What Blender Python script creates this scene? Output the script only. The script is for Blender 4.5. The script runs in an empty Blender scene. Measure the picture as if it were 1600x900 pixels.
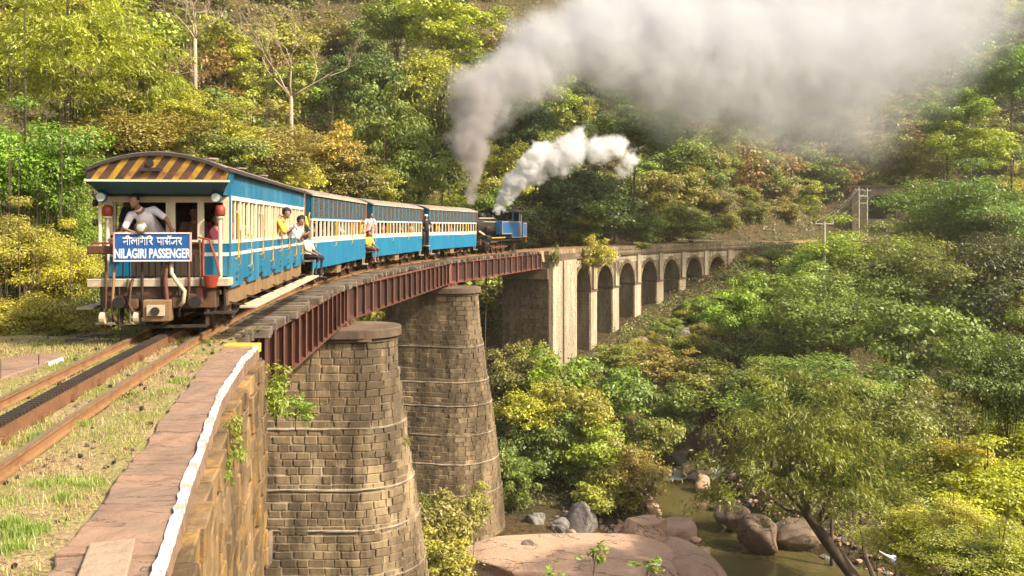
import bpy, bmesh, math, random
import numpy as np
from mathutils import Vector, Matrix, Euler

# ------------------------------------------------------------------ camera, world, sun, exposure
SC = bpy.context.scene
COL = SC.collection
F = 1346.13          # focal length in pixels of a 1600 px wide picture
HC = 1.883           # camera height above the rail tops
HY = 353.8           # picture row of the horizon
cam_d = bpy.data.cameras.new("camera")
cam_d.sensor_width = 36.0
cam_d.lens = 36.0 * F / 1600
cam_d.shift_y = -(450 - HY) / 1600
cam_d.clip_start = 0.05
cam_d.clip_end = 3000
cam = bpy.data.objects.new("camera", cam_d)
COL.objects.link(cam)
cam.location = (0, 0, HC)
cam.rotation_euler = (math.radians(90), 0, 0)
SC.camera = cam

SUN_AZ = Vector((0.905, -0.42, 0)).normalized()
SUN_EL = math.radians(41)
world = bpy.data.worlds.new("World")
SC.world = world
world.use_nodes = True
wn = world.node_tree
wn.nodes.clear()
sky = wn.nodes.new("ShaderNodeTexSky")
sky.sky_type = 'NISHITA'
sky.sun_disc = False
sky.sun_elevation = SUN_EL
sky.sun_rotation = math.atan2(SUN_AZ.x, SUN_AZ.y)
sky.air_density = 1.0
sky.dust_density = 5.0
sky.ozone_density = 1.0
bg = wn.nodes.new("ShaderNodeBackground")
bg.inputs[1].default_value = 0.15
wo = wn.nodes.new("ShaderNodeOutputWorld")
wn.links.new(sky.outputs[0], bg.inputs[0])
wn.links.new(bg.outputs[0], wo.inputs[0])
sun_d = bpy.data.lights.new("sun", 'SUN')
sun_d.energy = 4.1
sun_d.angle = math.radians(2.0)
sun_d.color = (1.0, 0.89, 0.72)
sun = bpy.data.objects.new("sun", sun_d)
COL.objects.link(sun)
sv = (SUN_AZ * math.cos(SUN_EL) + Vector((0, 0, math.sin(SUN_EL)))).normalized()
sun.rotation_euler = sv.to_track_quat('Z', 'Y').to_euler()
sun.location = (60, -10, 80)
SC.view_settings.view_transform = 'Standard'
SC.view_settings.look = 'None'
SC.view_settings.exposure = 0.95
SC.view_settings.gamma = 1.0
SC.render.engine = 'CYCLES'
cy = SC.cycles
cy.use_denoising = True
cy.max_bounces = 8
cy.diffuse_bounces = 3
cy.glossy_bounces = 2
cy.transmission_bounces = 3
cy.transparent_max_bounces = 8
cy.volume_bounces = 5
cy.volume_step_rate = 1.0
cy.volume_max_steps = 80
cy.use_adaptive_sampling = True
cy.adaptive_threshold = 0.03
cy.sample_clamp_indirect = 6
cy.caustics_reflective = False
cy.caustics_refractive = False

rng = np.random.default_rng(7)
random.seed(7)
U = random.uniform


def un(px, py, Y=None, z=None):
    """A place in the world seen at picture position (px, py), at distance Y or at height z."""
    if Y is None:
        Y = F * (HC - z) / (py - HY)
    return Vector(((px - 800) / F * Y, Y, HC - (py - HY) / F * Y))


def pj(v):
    return 800 + F * v[0] / v[1], HY + F * (HC - v[2]) / v[1]


# ------------------------------------------------------------------ track centre line
_ds = 0.25
_S = np.arange(-14, 170, _ds)
_kn = [-14, 0, 18, 40, 65, 115, 122, 145, 170]
_kv = [0.0, 0.0026, 0.0095, 0.0116, 0.0064, 0.0111, -0.002, -0.012, -0.012]
_k = np.interp(_S, _kn, _kv)
_i0 = int(round(14 / _ds))
_psi = np.concatenate([[0], np.cumsum((_k[1:] + _k[:-1]) / 2 * _ds)])
_psi += -0.1898 - _psi[_i0]
_cx = np.concatenate([[0], np.cumsum(np.sin((_psi[1:] + _psi[:-1]) / 2) * _ds)])
_cy = np.concatenate([[0], np.cumsum(np.cos((_psi[1:] + _psi[:-1]) / 2) * _ds)])
_cx += -4.2505 - _cx[_i0]
_cy += 5 - _cy[_i0]


def psi(s):
    return float(np.interp(s, _S, _psi))


def P(s, off=0.0, z=0.0):
    """Point at distance s along the track, off metres to its right."""
    q = psi(s)
    return Vector((float(np.interp(s, _S, _cx)) + off * math.cos(q), float(np.interp(s, _S, _cy)) - off * math.sin(q), z))


# ------------------------------------------------------------------ object helpers
def tag(o, label=None, cat=None, group=None, kind=None):
    if label: o['label'] = label
    if cat: o['category'] = cat
    if group: o['group'] = group
    if kind: o['kind'] = kind
    return o


def empty(name, loc=(0, 0, 0), rz=0.0, parent=None):
    o = bpy.data.objects.new(name, None)
    COL.objects.link(o)
    o.empty_display_size = 0.3
    o.location = loc
    o.rotation_euler = (0, 0, rz)
    if parent: o.parent = parent
    return o


def link(name, me, parent=None, loc=(0, 0, 0), rot=(0, 0, 0), scale=(1, 1, 1)):
    o = bpy.data.objects.new(name, me)
    COL.objects.link(o)
    if parent: o.parent = parent
    o.location = loc
    o.rotation_euler = rot
    o.scale = scale
    return o


class MB:
    """Collects shapes; build() links them as one mesh object."""
    def __init__(s):
        s.v = []
        s.f = []

    def add(s, vs, fs):
        b = len(s.v)
        s.v += [tuple(v) for v in vs]
        s.f += [tuple(i + b for i in f) for f in fs]
        return s

    def box(s, c, d, rz=0.0, taper=1.0, rx=0.0, ry=0.0):
        m = Matrix.Translation(c) @ Euler((rx, ry, rz)).to_matrix().to_4x4()
        x, y, z = d[0] / 2, d[1] / 2, d[2] / 2
        vs = [m @ Vector((sx * x * (taper if sz > 0 else 1), sy * y * (taper if sz > 0 else 1), sz * z))
              for sz in (-1, 1) for sx, sy in ((-1, -1), (1, -1), (1, 1), (-1, 1))]
        return s.add(vs, [(3, 2, 1, 0), (4, 5, 6, 7), (0, 1, 5, 4), (1, 2, 6, 5), (2, 3, 7, 6), (3, 0, 4, 7)])

    def bb(s, x0, x1, y0, y1, z0, z1):
        return s.box(((x0 + x1) / 2, (y0 + y1) / 2, (z0 + z1) / 2), (abs(x1 - x0), abs(y1 - y0), abs(z1 - z0)))

    def bar(s, a, b, w, h=None):
        """Rectangular bar from a to b."""
        a, b = Vector(a), Vector(b)
        h = h or w
        d = b - a
        q = d.to_track_quat('Z', 'Y').to_matrix().to_4x4()
        m = Matrix.Translation((a + b) / 2) @ q
        x, y, z = w / 2, h / 2, d.length / 2
        vs = [m @ Vector((sx * x, sy * y, sz * z)) for sz in (-1, 1) for sx, sy in ((-1, -1), (1, -1), (1, 1), (-1, 1))]
        return s.add(vs, [(3, 2, 1, 0), (4, 5, 6, 7), (0, 1, 5, 4), (1, 2, 6, 5), (2, 3, 7, 6), (3, 0, 4, 7)])

    def tube(s, pts, r, n=8, cap=True):
        pts = [Vector(p) for p in pts]
        rs = r if isinstance(r, (list, tuple)) else [r] * len(pts)
        vs, fs = [], []
        up = None
        for i, p in enumerate(pts):
            t = (pts[min(i + 1, len(pts) - 1)] - pts[max(i - 1, 0)])
            if t.length < 1e-9: t = Vector((0, 0, 1))
            t.normalize()
            if up is None:
                up = Vector((0, 0, 1)) if abs(t.z) < 0.9 else Vector((1, 0, 0))
            a = t.cross(up)
            if a.length < 1e-6: a = t.cross(Vector((0.3, 1, 0.2)))
            a.normalize()
            b = t.cross(a).normalized()
            up = -b if False else up
            for k in range(n):
                th = 2 * math.pi * k / n
                vs.append(p + (a * math.cos(th) + b * math.sin(th)) * rs[i])
        for i in range(len(pts) - 1):
            for k in range(n):
                k2 = (k + 1) % n
                fs.append((i * n + k, i * n + k2, (i + 1) * n + k2, (i + 1) * n + k))
        if cap:
            fs.append(tuple(range(n))[::-1])
            fs.append(tuple((len(pts) - 1) * n + k for k in range(n)))
        return s.add(vs, fs)

    def cyl(s, a, b, r, n=16):
        return s.tube([a, b], r, n)

    def disc(s, c, axis, r, t, n=16):
        axis = Vector(axis).normalized()
        c = Vector(c)
        return s.tube([c - axis * t / 2, c + axis * t / 2], r, n)

    def sphere(s, c, r, n=10, sc=(1, 1, 1)):
        vs, fs = [], []
        m = n // 2
        for i in range(m + 1):
            ph = math.pi * i / m
            for k in range(n):
                th = 2 * math.pi * k / n
                vs.append((c[0] + r * sc[0] * math.sin(ph) * math.cos(th), c[1] + r * sc[1] * math.sin(ph) * math.sin(th), c[2] + r * sc[2] * math.cos(ph)))
        for i in range(m):
            for k in range(n):
                k2 = (k + 1) % n
                fs.append((i * n + k, (i + 1) * n + k, (i + 1) * n + k2, i * n + k2))
        return s.add(vs, fs)

    def prism(s, poly, z0, z1):
        n = len(poly)
        vs = [(p[0], p[1], z0) for p in poly] + [(p[0], p[1], z1) for p in poly]
        fs = [(i, (i + 1) % n, n + (i + 1) % n, n + i) for i in range(n)]
        fs += [tuple(range(n))[::-1], tuple(range(n, 2 * n))]
        return s.add(vs, fs)

    def extr(s, prof, a0, a1, axis='y'):
        """Closed profile [(u, z)] extruded along y (u is x) or along x (u is y)."""
        n = len(prof)
        g = (lambda u, z, a: (u, a, z)) if axis == 'y' else (lambda u, z, a: (a, u, z))
        vs = [g(u, z, a0) for u, z in prof] + [g(u, z, a1) for u, z in prof]
        fs = [(i, (i + 1) % n, n + (i + 1) % n, n + i) for i in range(n)]
        fs += [tuple(range(n))[::-1], tuple(range(n, 2 * n))]
        return s.add(vs, fs)

    def mesh(s, name, mat=None, smooth=False):
        me = bpy.data.meshes.new(name)
        me.from_pydata(s.v, [], s.f)
        if mat: me.materials.append(mat)
        bm = bmesh.new()
        bm.from_mesh(me)
        bmesh.ops.recalc_face_normals(bm, faces=bm.faces)
        bm.to_mesh(me)
        bm.free()
        if smooth:
            me.polygons.foreach_set('use_smooth', [True] * len(me.polygons))
        me.update()
        return me

    def build(s, name, mat=None, parent=None, smooth=False, bevel=0, **kw):
        o = link(name, s.mesh(name, mat, smooth), parent, **kw)
        if bevel:
            md = o.modifiers.new('bevel', 'BEVEL')
            md.width = bevel
            md.segments = 2
            md.limit_method = 'ANGLE'
        return o


# ------------------------------------------------------------------ materials
class NT:
    def __init__(s, name):
        s.m = bpy.data.materials.new(name)
        s.m.use_nodes = True
        s.t = s.m.node_tree
        s.t.nodes.clear()
        s.out = s.t.nodes.new("ShaderNodeOutputMaterial")

    def n(s, typ, ins=None, **kw):
        nd = s.t.nodes.new("ShaderNode" + typ)
        for k, v in kw.items(): setattr(nd, k, v)
        for k, v in (ins or {}).items():
            if isinstance(v, tuple) and len(v) == 2 and hasattr(v[0], 'outputs'):
                s.t.links.new(v[0].outputs[v[1]], nd.inputs[k])
            elif hasattr(v, 'outputs'):
                s.t.links.new(v.outputs[0], nd.inputs[k])
            else:
                nd.inputs[k].default_value = v
        return nd

    def geo(s):
        return s.n("NewGeometry")

    def pos(s, obj=False):
        if obj:
            return (s.n("TexCoord"), 'Object')
        return (s.n("NewGeometry"), 'Position')

    def noise(s, scale, detail=3, vec=None, stretch=None, rough=0.55, dist=0.0):
        v = vec if vec is not None else s.pos()
        if stretch:
            v = s.n("Mapping", {'Vector': v, 'Scale': stretch})
        return s.n("TexNoise", {'Vector': v, 'Scale': scale, 'Detail': detail, 'Roughness': rough, 'Distortion': dist})

    def ramp(s, fac, stops, interp='LINEAR'):
        r = s.n("ValToRGB", {'Fac': fac})
        cr = r.color_ramp
        cr.interpolation = interp
        while len(cr.elements) < len(stops): cr.elements.new(0.5)
        for e, (p, c) in zip(cr.elements, stops):
            e.position = p
            e.color = (*c, 1) if len(c) == 3 else c
        return r

    def mix(s, fac, a, b, blend='MIX'):
        nd = s.t.nodes.new("ShaderNodeMix")
        nd.data_type = 'RGBA'
        nd.blend_type = blend
        for k, v in ((0, fac), (6, a), (7, b)):
            if isinstance(v, tuple) and len(v) == 2 and hasattr(v[0], 'outputs'):
                s.t.links.new(v[0].outputs[v[1]], nd.inputs[k])
            elif hasattr(v, 'outputs'):
                s.t.links.new(v.outputs[2] if v.bl_idname == 'ShaderNodeMix' else v.outputs[0], nd.inputs[k])
            elif k == 0:
                nd.inputs[k].default_value = v
            else:
                nd.inputs[k].default_value = (*v, 1) if len(v) == 3 else v
        return nd

    def math(s, op, a, b=0.0, clamp=False):
        nd = s.n("Math", {0: a, 1: b}, operation=op)
        nd.use_clamp = clamp
        return nd

    def bump(s, h, strength=0.4, dist=0.02):
        return s.n("Bump", {'Height': h, 'Strength': strength, 'Distance': dist})

    def princ(s, color, rough=0.8, normal=None, metallic=0.0, spec=0.3, **kw):
        b = s.n("BsdfPrincipled")
        c = (color, 2) if hasattr(color, 'bl_idname') and color.bl_idname == 'ShaderNodeMix' else color
        for k, v in (('Base Color', c), ('Roughness', rough), ('Metallic', metallic), ('Specular IOR Level', spec)):
            if isinstance(v, tuple) and len(v) == 2 and hasattr(v[0], 'outputs'):
                s.t.links.new(v[0].outputs[v[1]], b.inputs[k])
            elif hasattr(v, 'outputs'):
                s.t.links.new(v.outputs[0], b.inputs[k])
            elif k == 'Base Color':
                b.inputs[k].default_value = (*v, 1)
            else:
                b.inputs[k].default_value = v
        if normal is not None: s.t.links.new(normal.outputs[0], b.inputs['Normal'])
        for k, v in kw.items(): b.inputs[k].default_value = v
        s.t.links.new(b.outputs[0], s.out.inputs[0])
        return s.m


def worn(name, c, c2=None, rough=0.6, scale=3.0, wear=0.35, metallic=0.0, stretch=(1, 1, 1), bump=0.15, rand=0.0, spec=0.3, lo=0.45, hi=0.7):
    """Paint, metal or timber with patchy dirt and fine grain."""
    t = NT(name)
    n1 = t.noise(scale, 5, stretch=stretch, rough=0.65)
    n2 = t.noise(scale * 7, 3, stretch=stretch)
    c2 = c2 or tuple(v * 0.5 for v in c)
    f = t.math('MULTIPLY', t.ramp(n1, [(lo, (0, 0, 0)), (hi, (1, 1, 1))]), wear)
    col = t.mix(f, c, c2)
    col = t.mix(t.math('MULTIPLY', n2, 0.35), col, tuple(v * 0.6 for v in c))
    if rand:
        oi = t.n("ObjectInfo")
        hv = t.n("HueSaturation", {'Value': t.math('ADD', t.math('MULTIPLY', (oi, 'Random'), rand), 1 - rand / 2), 'Color': (col, 2)})
        return t.princ(hv, rough, t.bump(n2, bump, 0.01), metallic, spec)
    return t.princ(col, rough, t.bump(n2, bump, 0.01), metallic, spec)


def stone_mat(name, c1, c2, dark, stain=0.5, mortar=None, brick=None, rand=0.5, streak=1.0, lichen=None):
    t = NT(name)
    oi = t.n("ObjectInfo")
    big = t.noise(0.55, 6, stretch=(1.2, 1.2, 0.28 * streak), rough=0.72)
    fine = t.noise(9, 4, rough=0.7)
    mid = t.noise(2.2, 4, rough=0.6)
    r = t.math('ADD', t.math('MULTIPLY', (oi, 'Random'), rand), t.math('MULTIPLY', mid, 1 - rand))
    col = t.mix(t.ramp(r, [(0.25, (0, 0, 0)), (0.75, (1, 1, 1))]), c1, c2)
    st = t.math('MULTIPLY', t.ramp(big, [(0.40, (0, 0, 0)), (0.55, (1, 1, 1))]), stain)
    col = t.mix(st, col, dark)
    if lichen:
        ln = t.noise(1.1, 5, rough=0.75)
        col = t.mix(t.math('MULTIPLY', t.ramp(ln, [(0.5, (0, 0, 0)), (0.66, (1, 1, 1))]), 0.6), col, lichen)
    col = t.mix(t.math('MULTIPLY', fine, 0.45), col, tuple(v * 0.45 for v in c1))
    return t.princ(col, 0.92, t.bump(t.math('ADD', fine, mid), 0.7, 0.03), spec=0.15)


M = {}
M['rail_top'] = worn('rail_steel', (0.36, 0.27, 0.19), (0.25, 0.13, 0.06), 0.38, 4, 0.6, 0.5)
M['rail'] = worn('rusty_rail_steel', (0.30, 0.16, 0.07), (0.14, 0.065, 0.03), 0.75, 5, 0.8)
M['rack'] = worn('rack_steel', (0.24, 0.12, 0.06), (0.12, 0.05, 0.03), 0.65, 6, 0.8, 0.2)
M['rust'] = worn('rusty_iron', (0.155, 0.062, 0.038), (0.06, 0.032, 0.024), 0.8, 2.2, 0.9, rand=0.5, stretch=(1, 1, 0.3))
M['rustred'] = worn('brighter_rust_iron', (0.22, 0.075, 0.048), (0.09, 0.04, 0.028), 0.8, 2.2, 0.9, rand=0.5, stretch=(1, 1, 0.3))  # rusty iron brightened: light on the turned far span put into colour
M['sleeper'] = worn('weathered_timber', (0.19, 0.15, 0.11), (0.055, 0.042, 0.03), 0.9, 3, 0.9, stretch=(1, 1, 1), bump=0.8, rand=0.6)
M['black'] = worn('sooty_iron', (0.022, 0.02, 0.018), (0.05, 0.035, 0.025), 0.55, 3, 0.6)
M['dark'] = worn('greasy_underframe', (0.035, 0.028, 0.022), (0.09, 0.05, 0.03), 0.8, 3, 0.7)
M['grease'] = worn('grimy_brown_steel', (0.13, 0.07, 0.04), (0.04, 0.025, 0.02), 0.75, 4, 0.8)
M['stone_pier'] = stone_mat('pier_stone', (0.45, 0.335, 0.19), (0.21, 0.15, 0.09), (0.045, 0.034, 0.024), 0.85, rand=0.55)
M['mortar'] = stone_mat('mortar', (0.50, 0.42, 0.30), (0.36, 0.29, 0.19), (0.07, 0.05, 0.035), 0.6, rand=0.0)
M['stone_cap'] = stone_mat('cap_stone', (0.26, 0.19, 0.13), (0.19, 0.12, 0.08), (0.06, 0.045, 0.03), 0.6, rand=0.2)
M['stone_via'] = stone_mat('viaduct_stone', (0.50, 0.40, 0.25), (0.30, 0.225, 0.13), (0.07, 0.055, 0.035), 0.6, rand=0.4, streak=0.6)
M['stone_dark'] = stone_mat('sooty_shaded_viaduct_stone', (0.27, 0.20, 0.125), (0.13, 0.095, 0.06), (0.04, 0.032, 0.024), 0.7, rand=0.4, streak=0.6)  # soot, plus shade of the unlit end put into a darker stone colour
M['stone_pale'] = stone_mat('sunlit_pale_stone', (0.74, 0.62, 0.44), (0.56, 0.44, 0.28), (0.12, 0.09, 0.055), 0.6, rand=0.4, streak=0.5)  # viaduct stone made paler: sunlight on the outer faces put into colour
M['stone_wall'] = stone_mat('abutment_stone', (0.38, 0.25, 0.12), (0.20, 0.135, 0.075), (0.05, 0.036, 0.025), 0.85, rand=0.3, streak=0.5, lichen=(0.52, 0.29, 0.06))
t = NT('red_sandstone_coping')
oi = t.n("ObjectInfo")
n1 = t.noise(1.2, 6, stretch=(.8, 1.7, 1), rough=.7); n2 = t.noise(1.3, 4); n3 = t.noise(14, 4, rough=.7); n4 = t.noise(1.1, 5, stretch=(.45, 2.2, 1), rough=.65, dist=1.2)
col = t.mix(t.ramp(n1, [(.38, (0, 0, 0)), (.62, (1, 1, 1))]), (0.22, 0.15, 0.105), (0.36, 0.22, 0.14))  # warmer tone: sunlit patches put into the stone colour
col = t.mix(t.math('MULTIPLY', t.ramp(n2, [(.45, (0, 0, 0)), (.7, (1, 1, 1))]), .6), col, (0.30, 0.22, 0.16))
crk = t.ramp(n4, [(.488, (0, 0, 0)), (.5, (1, 1, 1)), (.512, (0, 0, 0))])
col = t.mix(t.math('MULTIPLY', crk, .55), col, (0.09, 0.06, 0.045))
col = t.mix(t.math('MULTIPLY', n3, .45), col, (0.15, 0.10, 0.07))
M['coping'] = t.princ(col, .93, t.bump(t.math('SUBTRACT', t.math('ADD', n3, n1), t.math('MULTIPLY', crk, .8)), .6, .02), spec=.15)
M['coping_pale'] = stone_mat('pale_stone_slab', (0.50, 0.38, 0.26), (0.42, 0.30, 0.20), (0.25, 0.17, 0.12), 0.4, rand=0.2, streak=3)
M['white_paint'] = worn('white_road_paint', (0.80, 0.78, 0.74), (0.36, 0.23, 0.16), 0.8, 7, 0.9, lo=0.47, hi=0.58, bump=.5)
M['yellow_paint'] = worn('yellow_paint', (0.80, 0.48, 0.06), (0.35, 0.16, 0.06), 0.7, 8, 0.6)
# ------------------------------------------------------------------ terrain
def vnoise(x, y, sc, seed=0):
    """Smooth value noise on arrays."""
    r = np.random.default_rng(seed)
    tab = r.random((64, 64))
    x = x / sc + 100; y = y / sc + 100
    xi = np.floor(x).astype(int); yi = np.floor(y).astype(int)
    fx = x - xi; fy = y - yi
    fx = fx * fx * (3 - 2 * fx); fy = fy * fy * (3 - 2 * fy)
    a = tab[xi % 64, yi % 64]; b = tab[(xi + 1) % 64, yi % 64]
    c = tab[xi % 64, (yi + 1) % 64]; d = tab[(xi + 1) % 64, (yi + 1) % 64]
    return (a * (1 - fx) + b * fx) * (1 - fy) + (c * (1 - fx) + d * fx) * fy - 0.5


_sub = slice(0, None, 4)
TX, TY, TS, TP = _cx[_sub], _cy[_sub], _S[_sub], _psi[_sub]
RIV = np.array([(70, 108), (46, 100), (30, 88), (19, 74), (13.0, 65), (11.9, 58), (12.2, 51), (14.8, 45), (21, 37), (30, 28), (42, 16), (60, 0), (80, -30)], float)
WATER = -16.6


def river_d(x, y):
    d = np.full(x.shape, 1e9)
    for a, b in zip(RIV[:-1], RIV[1:]):
        ab = b - a
        t = np.clip(((x - a[0]) * ab[0] + (y - a[1]) * ab[1]) / (ab @ ab), 0, 1)
        d = np.minimum(d, np.hypot(x - a[0] - t * ab[0], y - a[1] - t * ab[1]))
    return d


def near_track(x, y):
    sh = x.shape
    x = x.ravel(); y = y.ravel()
    s = np.empty(len(x)); u = np.empty(len(x))
    for i in range(0, len(x), 4000):
        dx = x[i:i + 4000, None] - TX; dy = y[i:i + 4000, None] - TY
        j = (dx * dx + dy * dy).argmin(1)
        k = np.arange(len(j))
        s[i:i + 4000] = TS[j]
        dd = np.hypot(dx[k, j], dy[k, j])
        side = dx[k, j] * np.cos(TP[j]) - dy[k, j] * np.sin(TP[j])
        u[i:i + 4000] = -np.sign(side) * dd          # positive to the left of the track
    return s.reshape(sh), u.reshape(sh)


def smax(a, b, k=1.5):
    h = np.clip(0.5 + 0.5 * (a - b) / k, 0, 1)
    return b + (a - b) * h + k * h * (1 - h)


def ground(x, y):
    x = np.asarray(x, float); y = np.asarray(y, float)
    s, u = near_track(x, y)
    g = np.interp(s, [-14, 9.8, 11.2, 20, 30, 50, 60, 66, 75, 85, 95, 105, 113, 118, 170], [-.9, -.9, -11.5, -13.8, -15.3, -15.6, -13.5, -11.2, -9.9, -8.2, -6.5, -4.8, -2.5, -.6, -.5])
    # left of the track: the wooded slope
    slope = np.interp(s, [0, 20, 60, 100, 170], [.62, .75, .85, .95, 1.0])
    gl = np.interp(s, [-14, 12, 16], [-5.5, -5.5, 0]) * np.clip((u - 3.0) / 3.0, 0, 1)
    left = g + np.where(s < 16, gl, 0) + slope * np.maximum(0, u - np.interp(s, [0, 40, 66, 100], [9, 9, 8, 5])) + .0
    # right of the track: falls to the river
    fall = np.interp(s, [0, 55, 66, 80, 118, 170], [0, 0, .28, .42, .45, .30])
    right = np.maximum(g - fall * np.maximum(0, -u - np.interp(s, [66, 118], [2, 2.5])), -16.2)
    right = np.where((u < -1.2) & (s < 60), -15.9 + np.clip((s - 50) / 10, 0, 1) * (right + 15.9), right)
    z = np.where(u > 0, left, right)
    # near slope right of the abutment and in front of it
    zn = 0.75 - 0.43 * np.clip(y, -30, 45) - 0.02 * x
    zn = np.where(y < 0, 0.75, zn)
    w = np.clip((-u - 2.2) / .6, 0, 1) * np.clip((x + 4.2) / 1.2, 0, 1)
    z = np.where((w > 0) & (y < 42), np.maximum(z, zn * w + (1 - w) * -20), z)
    z = np.where((np.abs(u) < 3.6) & (s < 12) & (u < 3), np.minimum(z, -0.9), z)
    z = np.where((u < -1.0) & (s < 14) & (x < -1.5), np.minimum(z, -2.0 - .43 * np.clip(y, 0, 50)), z)
    # right hill and the tunnel hill
    xr = np.interp(y, [-60, 20, 45, 60, 80, 100, 125, 150, 200], [60, 31, 27, 28, 38, 52, 62, 72, 70])
    zr = -17 + 0.70 * (x - xr)
    z = smax(z, zr, 3)
    zf = -1.0 + 0.9 * (y - 153) + 0 * x
    z = smax(z, zf, 3)
    # river bed
    d = river_d(x, y)
    wdt = np.interp(y, [30, 40, 46, 52, 59, 66, 72], [5, 4.6, 3.4, 1.9, 1.5, 2.0, 2.2])
    bank = np.clip((d - wdt) / 1.8, 0, 1)
    z = z * bank + (1 - bank) * np.minimum(z, WATER - .7)
    rough = np.clip((np.abs(u) - 3) / 6, 0, 1) * np.where((x > -4) & (y < 34) & (u < 0), .12, 1)
    z = z + rough * (vnoise(x, y, 9, 1) * 2.2 + vnoise(x, y, 3.1, 2) * .8) * np.clip(d / 9, .15, 1)
    return z


def gz(x, y):
    return float(ground(np.array([x]), np.array([y]))[0])


def axis_pts(segs):
    out = []
    for a, b, st in segs: out += list(np.arange(a, b, st))
    return np.array(out + [segs[-1][1]])


gx = axis_pts([(-420, -120, 30), (-120, -40, 3), (-40, 50, .9), (50, 130, 2.5), (130, 420, 30)])
gy = axis_pts([(-220, -20, 25), (-20, 0, 2), (0, 90, .9), (90, 240, 2.5), (240, 480, 30)])
GX, GY = np.meshgrid(gx, gy)
GZ = ground(np.clip(GX, -140, 150), np.clip(GY, -40, 260))
nv = len(gx)
me = bpy.data.meshes.new('ground')
vv = np.stack([GX.ravel(), GY.ravel(), GZ.ravel()], 1)
ii = np.arange(len(gy) - 1)[:, None] * nv + np.arange(nv - 1)[None, :]
qq = np.stack([ii, ii + 1, ii + nv + 1, ii + nv], -1).reshape(-1, 4)
me.from_pydata(vv.tolist(), [], qq.tolist())
me.polygons.foreach_set('use_smooth', [True] * len(me.polygons))
t = NT('hillside_soil')
n1 = t.noise(0.25, 6, rough=0.7); n2 = t.noise(3.0, 5, rough=0.7)
col = t.mix(t.ramp(n1, [(0.35, (0, 0, 0)), (0.65, (1, 1, 1))]), (0.075, 0.068, 0.03), (0.16, 0.10, 0.05))
col = t.mix(t.ramp(n2, [(0.4, (0, 0, 0)), (0.7, (1, 1, 1))]), col, (0.035, 0.035, 0.018))
me.materials.append(t.princ(col, 0.95, t.bump(n2, 1.0, 0.3), spec=0.1))
tag(link('ground', me), kind='structure')

# river
t = NT('river_water')
n1 = t.noise(1.6, 4, stretch=(1, 0.5, 1), rough=0.6); n2 = t.noise(0.35, 3)
foam = t.noise(2.5, 6, stretch=(1, 1.6, 1), rough=0.75)
sep = t.n("SeparateXYZ", {0: t.pos()})
rap = t.math('SUBTRACT', 1.0, t.math('DIVIDE', t.math('ABSOLUTE', t.math('SUBTRACT', t.math('ADD', (sep, 'Y'), t.math('MULTIPLY', t.noise(.5, 3), 3.0)), 66.0)), 2.6), clamp=True)
ff = t.ramp(t.math('MULTIPLY', rap, t.math('ADD', foam, 0.35)), [(0.28, (0, 0, 0)), (0.42, (1, 1, 1))])
col = t.mix(n2, (0.075, 0.065, 0.022), (0.13, 0.105, 0.04))
col = t.mix(ff, col, (0.8, 0.8, 0.78))
wm = t.princ(col, 0.12, t.bump(n1, 0.35, 0.08), spec=0.5)
mb = MB()
xs = np.arange(-6, 82, 2.0); ys = np.arange(-30, 112, 2.0)
for i, yv in enumerate(ys):
    for xv in xs: mb.v.append((xv, yv, WATER))
for i in range(len(ys) - 1):
    for j in range(len(xs) - 1):
        a = i * len(xs) + j
        mb.f.append((a, a + 1, a + len(xs) + 1, a + len(xs)))
tag(mb.build('river_water', wm), kind='structure')

# ------------------------------------------------------------------ railway track (bed, sleepers, rails, rack)
bed = empty('trackbed', P(0))
tag(bed, kind='structure')


def ribbon(s0, s1, o0, o1, z, st=0.5, o_fn=None):
    mb = MB()
    ss = np.arange(s0, s1 + 1e-6, st)
    for s in ss:
        a, b = (o0, o1) if o_fn is None else o_fn(s)
        mb.v += [tuple(P(s, a, z)), tuple(P(s, b, z))]
    for i in range(len(ss) - 1):
        mb.f.append((2 * i, 2 * i + 1, 2 * i + 3, 2 * i + 2))
    return mb


def swept(prof, s0, s1, off, st=0.5, z=0.0, z_fn=None):
    """Closed profile [(across, up)] swept along the track."""
    mb = MB()
    n = len(prof)
    ss = list(np.arange(s0, s1, st)) + [s1]
    for s in ss:
        for u, h in prof:
            mb.v.append(tuple(P(s, off + u, z + h)))
    for i in range(len(ss) - 1):
        for k in range(n):
            k2 = (k + 1) % n
            mb.f.append((i * n + k, i * n + k2, (i + 1) * n + k2, (i + 1) * n + k))
    mb.f.append(tuple(range(n)))
    mb.f.append(tuple((len(ss) - 1) * n + k for k in range(n)))
    return mb


bed.location = (0, 0, 0)
_inn = [un(x, y, z=-.1) for x, y in [(366, 531), (322, 566), (280, 620), (210, 713), (168, 778), (96, 858), (50, 925), (-40, 1060), (-260, 1400)]]


def bed_limit(y):
    return float(np.interp(y, [p.y for p in _inn][::-1], [p.x for p in _inn][::-1])) + .25


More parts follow.
